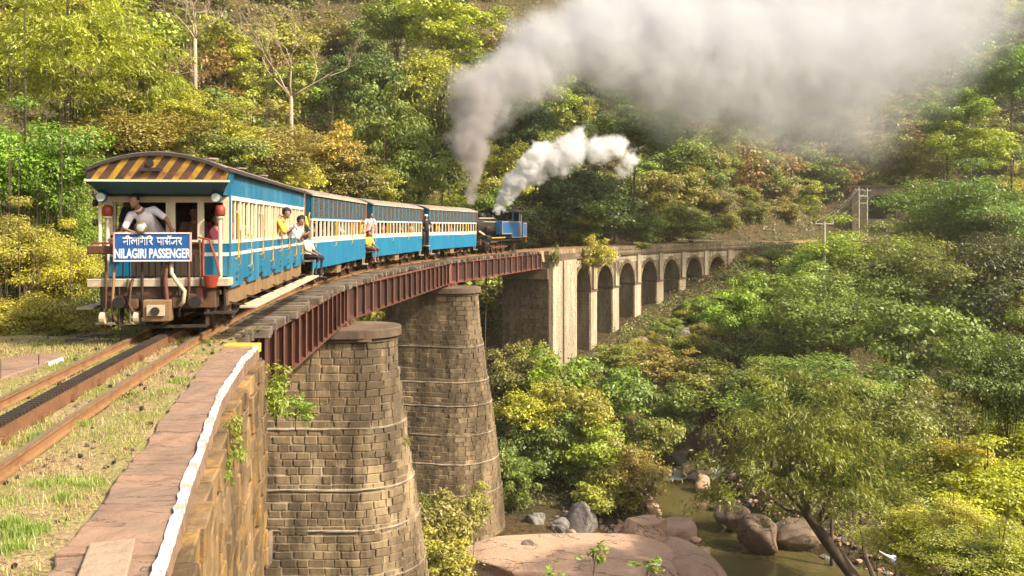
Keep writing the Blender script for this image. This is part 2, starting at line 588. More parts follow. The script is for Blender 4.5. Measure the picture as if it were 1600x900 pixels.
AB = 12.3      # the abutment ends here and the girders begin
t = NT('trackbed_soil')
n1 = t.noise(2.0, 6, rough=0.7); n2 = t.noise(26, 4, rough=0.7); n3 = t.noise(0.8, 4)
col = t.mix(t.ramp(n1, [(0.38, (0, 0, 0)), (0.62, (1, 1, 1))]), (0.50, 0.33, 0.21), (0.42, 0.34, 0.15))
col = t.mix(t.ramp(n3, [(0.44, (0, 0, 0)), (0.64, (1, 1, 1))]), col, (0.30, 0.31, 0.07))
col = t.mix(t.ramp(n2, [(0.45, (0, 0, 0)), (0.75, (1, 1, 1))]), col, (0.13, 0.085, 0.045))
M['bed'] = t.princ(col, 0.95, t.bump(t.math('ADD', n2, n1), 1.0, 0.05), spec=0.1)
mb = MB()
ss = np.arange(-13, AB + .01, 0.12); oo = np.arange(-3.6, 3.61, 0.12)
for s in ss:
    for o in oo:
        p = P(float(s), float(o))
        xi_ = bed_limit(p.y) if p.y < 13.9 else P(float(s), 1.0).x
        mb.v.append((min(p.x, xi_), p.y, 0))
va = np.array(mb.v)
zz = -0.135 + vnoise(va[:, 0], va[:, 1], .5, 5) * .05 + vnoise(va[:, 0], va[:, 1], .17, 6) * .035
ov = np.tile(oo, len(ss))
zz -= np.clip((np.abs(ov) - 1.3), 0, 1) * .10
mb.v = [(a, b, c) for (a, b, _), c in zip(mb.v, zz)]
for i in range(len(ss) - 1):
    for j in range(len(oo) - 1):
        a = i * len(oo) + j
        mb.f.append((a, a + 1, a + len(oo) + 1, a + len(oo)))
mb.build('gravel_bed', M['bed'], bed, smooth=True)
swept([(-1.45, -1.0), (1.45, -1.0), (1.3, -.14), (-1.3, -.14)], 66.5, 165, 0, 1.0).build('viaduct_ballast', M['bed'], bed)

track = empty('railway_track', (0, 0, 0))
tag(track, 'rusty metre gauge track with a toothed rack rail between the running rails', 'railway track')
RP = [(-.05, -.12), (.05, -.12), (.05, -.105), (.012, -.095), (.012, -.035), (.032, -.025), (.032, 0), (-.032, 0), (-.032, -.025), (-.012, -.035), (-.012, -.095), (-.05, -.105)]
for o in (-.53, .53):
    r = swept(RP, -13, 165, o, .5).build('rail', M['rail'], track)
    ribbon(-13, 165, o - .028, o + .028, .003).build('polished_rail_head', M['rail_top'], r)
# rack: a rusty double bar with dark greasy teeth across it
swept([(-.085, -.13), (.085, -.13), (.075, .015), (-.075, .015)], -13, 120, 0, .5).build('rack_bar', M['rack'], track)
me = MB().bb(-.07, .07, -.026, .026, .0, .042).mesh('rack_tooth', M['dark'])
for i in range(270):
    s = -3.5 + i * .095
    link('rack_tooth', me, track, P(s, 0, .0155), (0, 0, -psi(s)))
# rack chairs under the rack
me = MB().box((0, 0, -.11), (.26, .10, .05)).box((.10, 0, -.08), (.04, .04, .03)).box((-.10, 0, -.08), (.04, .04, .03)).mesh('rack_chair', M['rack'])
for i in range(34):
    s = -6 + i * 1.0
    link('rack_chair', me, track, P(s, 0, 0.02), (0, 0, -psi(s)))


def rough_box(sx, sy, sz, jit, seed, mat, name, bev=.012):
    """A box with worn uneven edges."""
    r = random.Random(seed)
    bm = bmesh.new()
    bmesh.ops.create_cube(bm, size=1)
    for v in bm.verts:
        v.co = Vector((v.co.x * sx + r.uniform(-jit, jit), v.co.y * sy + r.uniform(-jit, jit), v.co.z * sz + r.uniform(-jit, jit)))
    if bev:
        bmesh.ops.bevel(bm, geom=list(bm.edges), offset=bev, segments=1, affect='EDGES')
    me = bpy.data.meshes.new(name)
    bm.to_mesh(me)
    bm.free()
    me.materials.append(mat)
    return me


slp = [rough_box(3.0, .21, .17, .012, i, M['sleeper'], 'sleeper') for i in range(6)]
i = 0
s = AB - .35
while s < 66.6:
    o = link('sleeper', slp[i % 6], track, P(s, U(-.1, .12), -.215 + U(-.008, .004)), (0, U(-.008, .008), -psi(s) + U(-.03, .03)), (U(.93, 1.06), U(.9, 1.1), 1))
    s += .56 + U(-.05, .05)
    i += 1
# half buried sleeper ends show beside the abutment
for s in (10.9, 11.4):
    link('sleeper', slp[1], track, P(s, -.35, -.21), (0, 0, -psi(s)), (1.05, 1, 1))

M['web'] = worn('grimy_shaded_web_plate', (0.055, 0.028, 0.022), (0.025, 0.017, 0.014), 0.85, 1.2, 0.9, stretch=(1, 1, .4))  # grime, plus the shade between the stiffeners put into a darker colour
# ------------------------------------------------------------------ plate girder spans
def girder_span(s0, s1, z0, z1, off, mat, label, n):
    """Two riveted plate girders on the chord s0..s1, braced together."""
    a, b = P(s0), P(s1)
    d = b - a
    L = d.length
    rz = math.atan2(-d.x, d.y)
    g = empty('plate_girder_bridge', (a.x, a.y, 0), rz)
    tag(g, label, 'bridge span', 'plate girder spans of the bridge')
    h = z1 - z0
    for sd in (-1, 1):
        x = sd * off
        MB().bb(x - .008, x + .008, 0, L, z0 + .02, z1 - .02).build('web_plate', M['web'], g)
        MB().bb(x - .16, x + .16, 0, L, z1 - .025, z1).build('top_flange', mat, g)
        MB().bb(x - .16, x + .16, 0, L, z0, z0 + .03).bb(x - .10, x + .10, .3, L - .3, z0 - .02, z0).build('bottom_flange', mat, g)
        MB().bb(x - .09, x + .09, 0, L, z0 + .03, z0 + .045).bb(x + sd * .012, x + sd * .024, 0, L, z0 + .03, z0 + .13).bb(x + sd * .012, x + sd * .024, 0, L, z1 - .13, z1 - .025).build('flange_angle', mat, g)
        st = MB().bb(.01, .135, -.009, .009, z0 + .03, z1 - .026).bb(.1352, .147, -.075, .075, z0 + .05, z1 - .04).bb(.01, .022, -.05, .05, z0 + .045, z1 - .026).mesh('stiffener', mat)
        for i in range(n + 1):
            y = .06 + (L - .12) * i / n
            link('stiffener', st, g, (x, y, 0), (0, 0, 0 if sd > 0 else math.pi))
            if i in (0, n):
                link('stiffener', st, g, (x, y + (.14 if i == 0 else -.14), 0), (0, 0, 0 if sd > 0 else math.pi))
    nb = 7
    for i in range(nb):
        y0 = .2 + (L - .4) * i / nb
        y1 = .2 + (L - .4) * (i + 1) / nb
        sgn = 1 if i % 2 else -1
        MB().bar((-off * sgn, y0, z0 + .1), (off * sgn, y1, z0 + .1), .07).build('brace', mat, g)
        MB().bar((-off, y0, z0 + .1), (off, y0, z1 - .12), .06).bar((-off, y0, z1 - .12), (off, y0, z0 + .1), .06).build('cross_frame', mat, g)
    return g


S1, S2, S3 = 26.2, 46.6, 66.8
ZG0, ZG1 = -1.52, -.30
girder_span(AB + .15, S1 - .1, ZG0, ZG1, 1.16, M['rust'], 'near rust brown plate girder span from the abutment to the nearer round ended pier', 14)
girder_span(S1 + .1, S2 - .1, ZG0, ZG1, 1.16, M['rust'], 'middle brown plate girder span between the two round ended stone piers', 18)
girder_span(S2 + .1, S3 - .2, ZG0, ZG1, 1.16, M['rustred'], 'far reddest plate girder span reaching the masonry viaduct', 15)
# ------------------------------------------------------------------ stone piers
STV = []
for i in range(8):
    STV.append(rough_box(1, 1, 1, .05, 100 + i, M['stone_pier'], 'stone', .05))


def stadium(c, r, n, t):
    """Point and outward normal at fraction t of a stadium outline; long axis along local x."""
    per = 4 * c + 2 * math.pi * r
    d = (t % 1.0) * per
    if d < 2 * c: return (-c + d, -r), (0, -1)
    d -= 2 * c
    if d < math.pi * r:
        a = -math.pi / 2 + d / r
        return (c + r * math.cos(a), r * math.sin(a)), (math.cos(a), math.sin(a))
    d -= math.pi * r
    if d < 2 * c: return (c - d, r), (0, 1)
    d -= 2 * c
    a = math.pi / 2 + d / r
    return (-c + r * math.cos(a), r * math.sin(a)), (math.cos(a), math.sin(a))


EZ = [-16, -14, -10.5, -8.4, -6.5, -4.8, -3.9, -2.6]
EE = [4.35, 4.2, 3.85, 3.62, 3.33, 3.12, 3.0, 2.86]
LIPS = [-5.0, -7.0, -8.3, -9.9, -11.5, -13.2]


def pier(s, offc, label, zbot, seed, dE=0.0, ccore=1.55):
    rnd = random.Random(seed)
    q = psi(s)
    base = P(s, offc)
    pr = empty('stone_pier', (base.x, base.y, zbot), -q)
    tag(pr, label, 'bridge pier', 'round ended stone piers of the bridge')
    E = lambda z: float(np.interp(z, EZ, EE)) + dE + .025 * (sum(1 for l in LIPS if z < l) - 3)
    zt = -2.15
    # mortar core
    mb = MB()
    n = 56
    zs = list(np.arange(zbot, zt, .4)) + [zt]
    for z in zs:
        r = E(z) - ccore - .02
        for k in range(n):
            (x, y), _ = stadium(ccore, r, n, k / n)
            mb.v.append((x, y, z - zbot))
    for i in range(len(zs) - 1):
        for k in range(n):
            k2 = (k + 1) % n
            mb.f.append((i * n + k, i * n + k2, (i + 1) * n + k2, (i + 1) * n + k))
    mb.f.append(tuple((len(zs) - 1) * n + k for k in range(n)))
    mb.build('mortar_core', M['mortar'], pr, smooth=True)
    # courses of stones
    stones = []
    z = zt
    ci = 0
    while z > zbot:
        ch = rnd.uniform(.235, .30)
        zc = z - ch / 2
        r = E(zc) - ccore
        per = 4 * ccore + 2 * math.pi * r
        w = rnd.uniform(.42, .54)
        m = max(8, int(per / w))
        t0 = rnd.random() / m
        cuts = [t0 + (k + rnd.uniform(-.32, .32)) / m for k in range(m)]
        for k in range(m):
            a, b = cuts[k], cuts[(k + 1) % m] + (1 if k == m - 1 else 0)
            tt = (a + b) / 2
            (x, y), nn = stadium(ccore, r, n, tt)
            ww = (b - a) * per - .025
            stones.append((x, y, zc - zbot, math.atan2(nn[1], nn[0]) + math.pi / 2, ww, ch - .022, nn, rnd.uniform(-.012, .03)))
        z -= ch
        ci += 1
    # the 300 largest in view are parts; the rest one mass
    vis = []
    rest = []
    cq, sq = math.cos(-q), math.sin(-q)
    for st in stones:
        wx = base.x + st[0] * cq - st[1] * sq
        wy = base.y + st[0] * sq + st[1] * cq
        nx = st[6][0] * cq - st[6][1] * sq
        ny = st[6][0] * sq + st[6][1] * cq
        fac = -(nx * wx + ny * wy) / math.hypot(wx, wy)
        px, py = pj((wx, wy, st[2] + zbot))
        score = fac * st[4] - (10 if (py > 905 or px < 380) else 0)
        (vis if False else rest).append((score, st))
    rest.sort(key=lambda e: -e[0])
    for sc_, st in rest[:298]:
        x, y, zc, rz, w, h, nn, pr_ = st
        link('stone', STV[rnd.randrange(8)], pr, (x + nn[0] * (pr_ - .115), y + nn[1] * (pr_ - .115), zc), (0, 0, rz), (w, .26, h))
    mb = MB()
    for sc_, st in rest[298:]:
        x, y, zc, rz, w, h, nn, pr_ = st
        mb.box((x + nn[0] * (pr_ - .115), y + nn[1] * (pr_ - .115), zc), (w, .26, h), rz)
    tag(mb.build('stonework', M['stone_pier'], pr), kind='stuff')
    # projecting lip courses
    for l in LIPS:
        if l < zbot: continue
        mb = MB()
        r = E(l - .2) - ccore + .035
        for zz in (l - .06, l - .015, l + .0):
            rr = r if zz < l else r - .05
            for k in range(n):
                (x, y), _ = stadium(ccore, rr + rnd.uniform(-.022, .016), n, k / n)
                mb.v.append((x, y, zz - zbot))
        for i in range(2):
            for k in range(n):
                k2 = (k + 1) % n
                mb.f.append((i * n + k, i * n + k2, (i + 1) * n + k2, (i + 1) * n + k))
        mb.f.append(tuple(2 * n + k for k in range(n)))
        mb.build('ledge_course', M['mortar'], pr)
    # cap slab in two steps
    for (z0, z1, e) in ((zt, zt + .14, .06), (zt + .143, ZG0 - .16, .17)):
        mb = MB()
        for zz, k_ in ((z0, 0), (z0 + .02, .02), (z1 - .03, .02), (z1, 0)):
            for k in range(n):
                (x, y), _ = stadium(ccore, E(-2.4) - ccore + e + k_, n, k / n)
                mb.v.append((x, y, zz - zbot))
        for i in range(3):
            for k in range(n):
                k2 = (k + 1) % n
                mb.f.append((i * n + k, i * n + k2, (i + 1) * n + k2, (i + 1) * n + k))
        mb.f.append(tuple(3 * n + k for k in range(n)))
        mb.f.append(tuple(range(n))[::-1])
        mb.build('cap_slab', M['stone_cap'], pr)
    for sx in (-1.16 - offc, 1.16 - offc):
        for sy in (-.35, .35):
            MB().box((sx, sy, ZG0 - .09 - zbot), (.42, .36, .136)).build('bearing', M['rust'], pr)
    # small plate with a faded mark
    if seed == 1:
        MB().box((1.9, -(E(-2.4) - ccore) - .11, -2.06 - zbot + .02), (.5, .03, .09)).build('name_plate', M['coping'], pr)
    return pr


pier(S1, .22, 'nearer tall stone pier, round ended and stepped wider towards its foot', -13.2, 1, .02)
pier(S2, .22, 'farther stone pier between the two, seen behind the nearer one, under the middle girder joint', -16.2, 2, -.05)

# ------------------------------------------------------------------ masonry viaduct with arches
M_VIA = M['stone_via']
AP0, AP, NA = 75.4, 5.708, 8
VW = 1.75         # half width
via = empty('stone_viaduct', P(67.2, 0, -12))
tag(via, 'curved pale stone viaduct with eight round arches ending against the hill', 'viaduct')


def vloc(s, off, z):
    p = P(s, off, z)
    return (p.x - via.location.x, p.y - via.location.y, p.z + 12)


def vbox(mb, s0, s1, o0, o1, z0, z1, seg=1):
    ss = np.linspace(s0, s1, seg + 1)
    b = len(mb.v)
    for s in ss:
        for o, z in ((o0, z0), (o1, z0), (o1, z1), (o0, z1)):
            mb.v.append(vloc(float(s), o, z))
    for i in range(seg):
        for k in range(4):
            k2 = (k + 1) % 4
            mb.f.append((b + i * 4 + k, b + i * 4 + k2, b + (i + 1) * 4 + k2, b + (i + 1) * 4 + k))
    mb.f.append((b, b + 1, b + 2, b + 3))
    e = b + seg * 4
    mb.f.append((e + 3, e + 2, e + 1, e))


ZD = -.42          # deck
RA = 2.02          # arch radius
PW = (AP - 2 * RA) / 2
ZS = -3.95         # springing (top of the string course)
# piers between arches: s from centre + RA to next centre - RA
for i in range(NA + 1):
    sc = AP0 - AP / 2 + i * AP
    gzb = gz(*P(sc)[:2]) - 1.6
    mb = MB()
    if i == 0:
        continue
    if i == NA:
        vbox(mb, sc - PW, sc + 1.1, -VW, VW, min(gzb, -6), ZS)
    else:
        vbox(mb, sc - PW, sc + PW, -VW, VW, gzb, ZS)
    pb = mb.build('pier', M_VIA, via)
    mb = MB()
    vbox(mb, sc - PW - .1, sc + PW + .1, -VW - .1, VW + .1, ZS - .22, ZS - .02)
    mb.build('string_course', M['stone_cap'], via)
    # pilaster strip in front up to the cornice
    mb = MB()
    vbox(mb, sc - .42, sc + .42, VW - .01, VW + .22, ZS + .01, -1.02)
    mb.build('pilaster', M['stone_pale'], via)
    mb = MB()
    vbox(mb, sc - PW + .06, sc + PW - .06, VW - .01, VW + .05, gzb, ZS - .23)
    mb.build('pier_face', M['stone_pale'], via)
# spandrel body with arch cut-outs
NB = 16
for i in range(NA):
    sc = AP0 + i * AP
    mb = MB()
    prof = []
    for k in range(NB + 1):
        a = math.pi * k / NB
        prof.append((sc - RA * math.cos(a), ZS + RA * 1.06 * math.sin(a)))
    for sd in (-1, 1):
        b = len(mb.v)
        for (sv_, zv) in prof:
            mb.v.append(vloc(sv_, sd * VW, zv))
            mb.v.append(vloc(sv_, sd * VW, ZD))
        for k in range(NB):
            mb.f.append((b + 2 * k, b + 2 * k + 2, b + 2 * k + 3, b + 2 * k + 1))
    b2 = len(prof) * 2
    for k in range(NB):
        mb.f.append((2 * k, b2 + 2 * k, b2 + 2 * k + 2, 2 * k + 2))       # soffit
        mb.f.append((2 * k + 1, b2 + 2 * k + 1, b2 + 2 * k + 3, 2 * k + 3))
    sp = mb.build('spandrel_wall', M_VIA, via)
    mb = MB()
    vbox(mb, sc + RA, sc + RA + 2 * PW, -VW, VW, ZS, ZD)
    mb.build('spandrel_wall', M_VIA, via)
    # ring of voussoirs
    for k in range(13):
        a = math.pi * (k + .5) / 13
        w = math.pi * (RA + .2) / 13 - .03
        ca, sa = math.cos(a), math.sin(a)
        rr = RA + .17
        s_, z_ = sc - rr * ca, ZS + rr * 1.06 * sa
        c = vloc(s_, VW + .02, z_)
        q = psi(s_)
        o = link('voussoir', STV[k % 8], via, c, (0, 0, 0), (1, 1, 1))
        rot = Matrix.Rotation(-q + math.pi / 2, 4, 'Z') @ Matrix.Rotation(-(math.pi / 2 - a), 4, 'Y')
        o.rotation_euler = rot.to_euler()
        o.scale = (w, .12, .36)
        o.data = o.data
    # a column standing in the arch on the far side wall: dark infill seen inside the photo's arches is the pier flank itself
mb = MB()
vbox(mb, AP0 + (NA - 1) * AP + RA + PW, 124, -VW, VW, -5, ZD, 8)
mb.build('end_wall', M['stone_pale'], via)
# solid end block by the girders: shade put into its dark stone, two pale pilasters
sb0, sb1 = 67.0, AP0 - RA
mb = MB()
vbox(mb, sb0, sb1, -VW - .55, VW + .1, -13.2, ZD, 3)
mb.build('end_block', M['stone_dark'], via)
for a, b in ((sb0 + .15, sb0 + 2.55), (sb0 + 3.0, sb1 - .25)):
    mb = MB()
    vbox(mb, a, b, VW + .09, VW + .34, -13, -1.0, 2)
    mb.build('pilaster', M['stone_pale'], via)
for k in range(3):
    mb = MB()
    vbox(mb, sb0 - .45 - .45 * k, sb0, -VW - .9 - .3 * k, VW + .5 + .2 * k, -15.5, -11.0 - .9 * k)
    mb.build('footing_step', M_VIA, via)
# bearing shelf
mb = MB()
vbox(mb, sb0 - .35, sb0 + .2, -VW - .3, VW + .05, -2.4, ZG0 - .03)
mb.build('bearing_shelf', M['stone_cap'], via)
# cornice and parapet kerb stones
mb = MB()
for s in np.arange(sb0, 124, 6):
    vbox(mb, s, min(s + 6, 124), VW - .02, VW + .16, -1.0, -.78, 2)
    vbox(mb, s, min(s + 6, 124), -VW - .16, -VW + .02, -1.0, -.78, 2)
mb.build('cornice', M['stone_cap'], via)
kb = [rough_box(1, 1, 1, .04, 300 + i, M['stone_via'], 'kerb_stone', .06) for i in range(5)]
s = sb0 + .4
i = 0
while s < 123:
    for o in (VW - .15, -VW + .15):
        c = vloc(s, o, -.28)
        link('kerb_stone', kb[i % 5], via, c, (0, 0, -psi(s)), (.42, .78, .38 + U(-.04, .04)))
    s += .85
    i += 1
# facing stones on the parts nearest the camera: the shaded end wall of the block and the pier flanks
mb = MB()
rnd = random.Random(5)


def face_stones(mb, s, o0, o1, z0, z1, w=.55, h=.30, along=False, out=-1, other=None):
    """Stones standing proud of a wall that crosses the track at s (or runs along it)."""
    z = z0
    row = 0
    q = psi(s)
    while z < z1 - h * .5:
        x = o0 + (w / 2 if row % 2 else 0)
        while x < o1 - .05:
            ww = min(w * rnd.uniform(.75, 1.2), o1 - x)
            pr = rnd.uniform(.0, .05)
            if along:
                c = vloc(x + ww / 2, s, z + h / 2)
                mb.box(c, (.10 + pr, ww - .05, h - .045), -psi(x))
            else:
                c = vloc(s + out * (.02 + pr / 2), x + ww / 2, z + h / 2)
                mb.box(c, (ww - .05, .10 + pr, h - .045), -q)
            x += ww
        z += h
        row += 1


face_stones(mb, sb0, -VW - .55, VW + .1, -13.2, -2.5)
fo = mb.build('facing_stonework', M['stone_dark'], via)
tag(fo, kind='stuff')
mb = MB()
for i in range(1, NA):
    sc = AP0 - AP / 2 + i * AP
    g0 = gz(*P(sc)[:2]) - 1.0
    face_stones(mb, sc - PW, -VW, VW, g0, ZS - .25)
    face_stones(mb, sc + PW, -VW, VW, g0, ZS - .25, out=-1)
fo = mb.build('facing_stonework', M_VIA, via)
tag(fo, kind='stuff')
mb = MB()
face_stones(mb, VW, sb1 + .3, 112, -1.75, -1.05, along=True)
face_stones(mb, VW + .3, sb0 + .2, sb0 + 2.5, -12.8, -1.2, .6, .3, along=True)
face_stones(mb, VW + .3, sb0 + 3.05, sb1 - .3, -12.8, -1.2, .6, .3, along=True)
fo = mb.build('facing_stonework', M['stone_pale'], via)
tag(fo, kind='stuff')

# ------------------------------------------------------------------ near abutment, parapets
abt = empty('bridge_abutment', P(AB, 1.8, -12))
tag(abt, 'ochre stained stone abutment wall under the near end of the track', 'abutment')
A0 = abt.location.copy()
ZP = -.10
outer_px = [(406, 538), (382, 562), (345, 620), (322, 685), (298, 750), (261, 867), (226, 960), (170, 1120), (60, 1500)]
outer = [un(x, y, z=ZP) for x, y in outer_px]
inner_px = [(366, 531), (322, 566), (280, 620), (210, 713), (168, 778), (96, 858), (50, 925), (-40, 1060), (-260, 1400)]
inner = [un(x, y, z=ZP) for x, y in inner_px]
for k in range(len(outer)): outer[k].z = inner[k].z = 0


def lerp_poly(poly, y):
    ys_ = [p.y for p in poly]
    return Vector((float(np.interp(y, ys_[::-1], [p.x for p in poly][::-1])), y, 0))


YE = outer[0].y
# wall core and its end face toward the gorge
mb = MB()
pts = [p.copy() for p in outer]
pts += [Vector((pts[-1].x - .4, -2.5, 0))]
back = [Vector((p.x - .9, p.y, 0)) for p in pts][::-1]
poly = [Vector((pts[0].x - 3.6 - .9, pts[0].y, 0))]
loop = pts + [Vector((-7.0, -2.5, 0)), Vector((P(AB, -2.3).x - .3, YE - .3, 0))]
mb.prism([(p.x - A0.x, p.y - A0.y) for p in loop], 0, 12 - .40)
mb.build('wall_core', M['mortar'], abt)
# facing stones on the gorge side and the end
wst = [rough_box(1, 1, 1, .06, 400 + i, M['stone_wall'], 'stone', .05) for i in range(8)]
rnd = random.Random(9)
cnt = 0
yy0 = 1.2
z = -.34
rest = MB()
while z > -6.6:
    h = rnd.uniform(.22, .36)
    y = yy0 + rnd.uniform(0, .4)
    while y < YE - .05:
        w = min(rnd.uniform(.3, .75), YE - y)
        a, b = lerp_poly(outer, y), lerp_poly(outer, y + w)
        d = (b - a)
        c = (a + b) / 2
        nrm = Vector((d.y, -d.x, 0)).normalized()
        pr = rnd.uniform(-.02, .035)
        px, py = pj((c.x, c.y, z - h / 2))
        args = ((c.x + nrm.x * (pr - .06) - A0.x, c.y + nrm.y * (pr - .06) - A0.y, z - h / 2 + 12), math.atan2(d.y, d.x))
        if py < 960 and cnt < 290:
            link('stone', wst[rnd.randrange(8)], abt, args[0], (rnd.uniform(-.05, .05), rnd.uniform(-.04, .04), args[1]), (w * .97, .34, h * .95))
            cnt += 1
        else:
            rest.box(args[0], (w * .97, .34, h * .95), args[1])
        y += w
    x = P(AB, -2.0).x
    while x < outer[0].x - .1:
        w = min(rnd.uniform(.4, .8), outer[0].x - x)
        rest.box((x + w / 2 - A0.x, YE - A0.y, z - h / 2 + 12), (w * .96, .3, h * .95), 0)
        x += w
    z -= h
tag(rest.build('stonework', M['stone_wall'], abt), kind='stuff')
# a rounded buttress boulder on the foot of the wall corner
# coping slabs of the gorge side parapet
ycuts = [YE, 12.9, 11.2, 9.7, 8.35, 7.2, 6.15, 5.2, 4.35, 3.5, 2.4, 1.2]
for k in range(len(ycuts) - 1):
    y1, y0 = ycuts[k] - .008, ycuts[k + 1] + .008
    mb = MB()
    n = 7
    top = []
    zoff = U(-.012, .012)
    NX = 5
    for j in range(n):
        y = y0 + (y1 - y0) * j / (n - 1)
        a, b = lerp_poly(inner, y), lerp_poly(outer, y)
        jx = U(-.025, .03)
        for i_ in range(NX):
            f = i_ / (NX - 1)
            x = a.x + (b.x - a.x) * f + (jx if i_ == 0 else 0) + (U(-.012, .012) if i_ == NX - 1 else 0)
            mb.v.append((x - A0.x, y - A0.y, 12 + ZP + zoff + U(-.008, .008)))
    for j in range(n - 1):
        for i_ in range(NX - 1):
            a_ = j * NX + i_
            mb.f.append((a_, a_ + 1, a_ + NX + 1, a_ + NX))
    nb_ = len(mb.v)
    ring = [j * NX for j in range(n)] + [(n - 1) * NX + i_ for i_ in range(1, NX)] + [j * NX + NX - 1 for j in range(n - 2, -1, -1)] + [i_ for i_ in range(NX - 2, 0, -1)]
    for r_ in ring:
        v = mb.v[r_]
        mb.v.append((v[0], v[1], v[2] - .24))
    for q_ in range(len(ring)):
        q2 = (q_ + 1) % len(ring)
        mb.f.append((ring[q_], ring[q2], nb_ + q2, nb_ + q_))
    mb.build('coping_slab', M['coping'], abt, bevel=.012)
# pale slab lying in the coping near the camera
c0 = [un(140, 848, z=ZP + .03), un(212, 840, z=ZP + .03), un(196, 905, z=ZP + .03), un(118, 905, z=ZP + .03)]
mb = MB()
ps = [(p.x - A0.x, p.y - A0.y) for p in c0]
mb.prism(ps, 12 + ZP - .06, 12 + ZP + .03)
mb.build('pale_slab', M['coping_pale'], abt, bevel=.01)
# white painted edge: a worn sheet 4 mm over the coping
mb = MB()
ys_ = np.arange(1.3, YE - .25, .1)
for y in ys_:
    b = lerp_poly(outer, float(y))
    w = .028 + .005 * math.sin(y * 3.1) + U(-.012, .012)
    mb.v += [(b.x - w - .02 - A0.x, y - A0.y, 12 + ZP + .024), (b.x + .012 - A0.x, y - A0.y, 12 + ZP + .024), (b.x + .016 - A0.x, y - A0.y, 12 + ZP - .035 + U(-.012, .012))]
for j in range(len(ys_) - 1):
    mb.f.append((3 * j, 3 * j + 1, 3 * j + 4, 3 * j + 3))
    mb.f.append((3 * j + 1, 3 * j + 2, 3 * j + 5, 3 * j + 4))
mb.build('painted_edge_line', M['white_paint'], abt, smooth=False)
a, b = lerp_poly(inner, YE - .02), lerp_poly(outer, YE - .02)
MB().bb(a.x - A0.x, b.x + .02 - A0.x, YE - .30 - A0.y, YE + .012 - A0.y, 12 + ZP - .12, 12 + ZP + .028).build('yellow_end_stone', M['yellow_paint'], abt, bevel=.012)
# left parapet coping
lp = empty('track_side_parapet', un(0, 590, z=ZP))
tag(lp, 'low red stone kerb with a whitewashed edge on the far side of the track', 'parapet')
L0 = lp.location
o_px = [(-60, 545), (0, 556), (60, 549), (96, 549)]
i_px = [(-60, 610), (0, 586), (60, 566), (98, 553)]
oo_ = [un(x, y, z=-.02) for x, y in o_px]
ii_ = [un(x, y, z=-.02) for x, y in i_px]
for k in range(3):
    quad = [ii_[k], ii_[k + 1], oo_[k + 1], oo_[k]]
    mb = MB()
    mb.prism([(p.x - L0.x, p.y - L0.y) for p in quad], -1.1 - L0.z, -.06 + U(-.01, .01) - L0.z)
    mb.build('coping_slab', M['coping'], lp, bevel=.02)
mb = MB()
e0, e1 = ii_[2], ii_[3]
d_ = (e1 - e0)
nrm = Vector((d_.y, -d_.x, 0)).normalized() * .012
mb.add([(p.x + nrm.x * (1 if i_ < 4 else 0) - L0.x, p.y + nrm.y - L0.y, zz - L0.z) for i_, (p, zz) in enumerate([(e0.lerp(e1, .35), -.16), (e1, -.16), (e1, -.062), (e0.lerp(e1, .35), -.062)])], [(0, 1, 2, 3)])
mb.build('whitewashed_face', M['white_paint'], lp)
# ------------------------------------------------------------------ coaches
M['blue'] = worn('sunfaded_blue_paint', (0.008, 0.145, 0.265), (0.09, 0.27, 0.35), 0.5, 3.2, .75, stretch=(1, 1, .16), bump=.1, spec=.4, rand=.12)
M['blue2'] = worn('mottled_blue_paint', (0.010, 0.17, 0.31), (0.03, 0.25, 0.37), 0.5, 2.6, .7, stretch=(1, 1, .25), bump=.1, spec=.4)
M['navy'] = worn('dark_blue_green_paint', (0.010, 0.085, 0.13), (0.02, 0.04, 0.05), 0.5, 2.5, .5, spec=.4)
M['slate'] = worn('weathered_grey_blue_paint', (0.03, 0.15, 0.20), (0.09, 0.10, 0.10), 0.6, 2.0, .7, stretch=(1, 1, .3), spec=.3)
M['brownslat'] = worn('brown_louvre', (0.13, 0.075, 0.05), (0.06, 0.05, 0.045), 0.7, 3, .6)
M['cream'] = worn('cream_paint', (0.74, 0.64, 0.43), (0.42, 0.32, 0.19), 0.55, 2.5, .5, stretch=(1, 1, .4), spec=.35)
M['creamslat'] = worn('cream_louvre', (0.62, 0.50, 0.31), (0.35, 0.26, 0.15), 0.65, 3, .5)
M['line'] = worn('off_white_line', (0.78, 0.74, 0.62), (0.5, 0.42, 0.3), 0.55, 4, .4)
M['yellow'] = worn('yellow_enamel', (0.78, 0.43, 0.03), (0.5, 0.25, 0.03), 0.45, 5, .4, spec=.4)
M['roof'] = worn('grey_roof_felt', (0.30, 0.24, 0.19), (0.16, 0.10, 0.07), 0.85, 1.4, .8)
M['roofedge'] = worn('dark_roof_edge', (0.05, 0.045, 0.04), (0.12, 0.07, 0.04), 0.8, 3, .5)
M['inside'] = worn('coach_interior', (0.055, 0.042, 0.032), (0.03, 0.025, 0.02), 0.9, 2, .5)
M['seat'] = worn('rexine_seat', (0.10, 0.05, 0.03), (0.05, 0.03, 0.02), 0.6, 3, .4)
M['timber'] = worn('stained_timber', (0.26, 0.16, 0.075), (0.12, 0.065, 0.03), 0.85, 2.5, .7, stretch=(1, 1, .4))
M['board'] = worn('pale_foot_board', (0.52, 0.43, 0.30), (0.30, 0.22, 0.14), 0.8, 3, .6)
M['redlamp'] = worn('red_lamp_paint', (0.30, 0.045, 0.02), (0.14, 0.045, 0.03), 0.5, 6, .5, spec=.4)
M['redpipe'] = worn('red_pipe_paint', (0.26, 0.05, 0.025), (0.14, 0.05, 0.03), 0.5, 6, .5)
M['brass'] = worn('brass', (0.60, 0.45, 0.22), (0.3, 0.2, 0.1), 0.3, 6, .4, metallic=.8)
t = NT('lamp_glass')
M['glass'] = t.princ((0.45, 0.47, 0.42), 0.12, spec=.6)
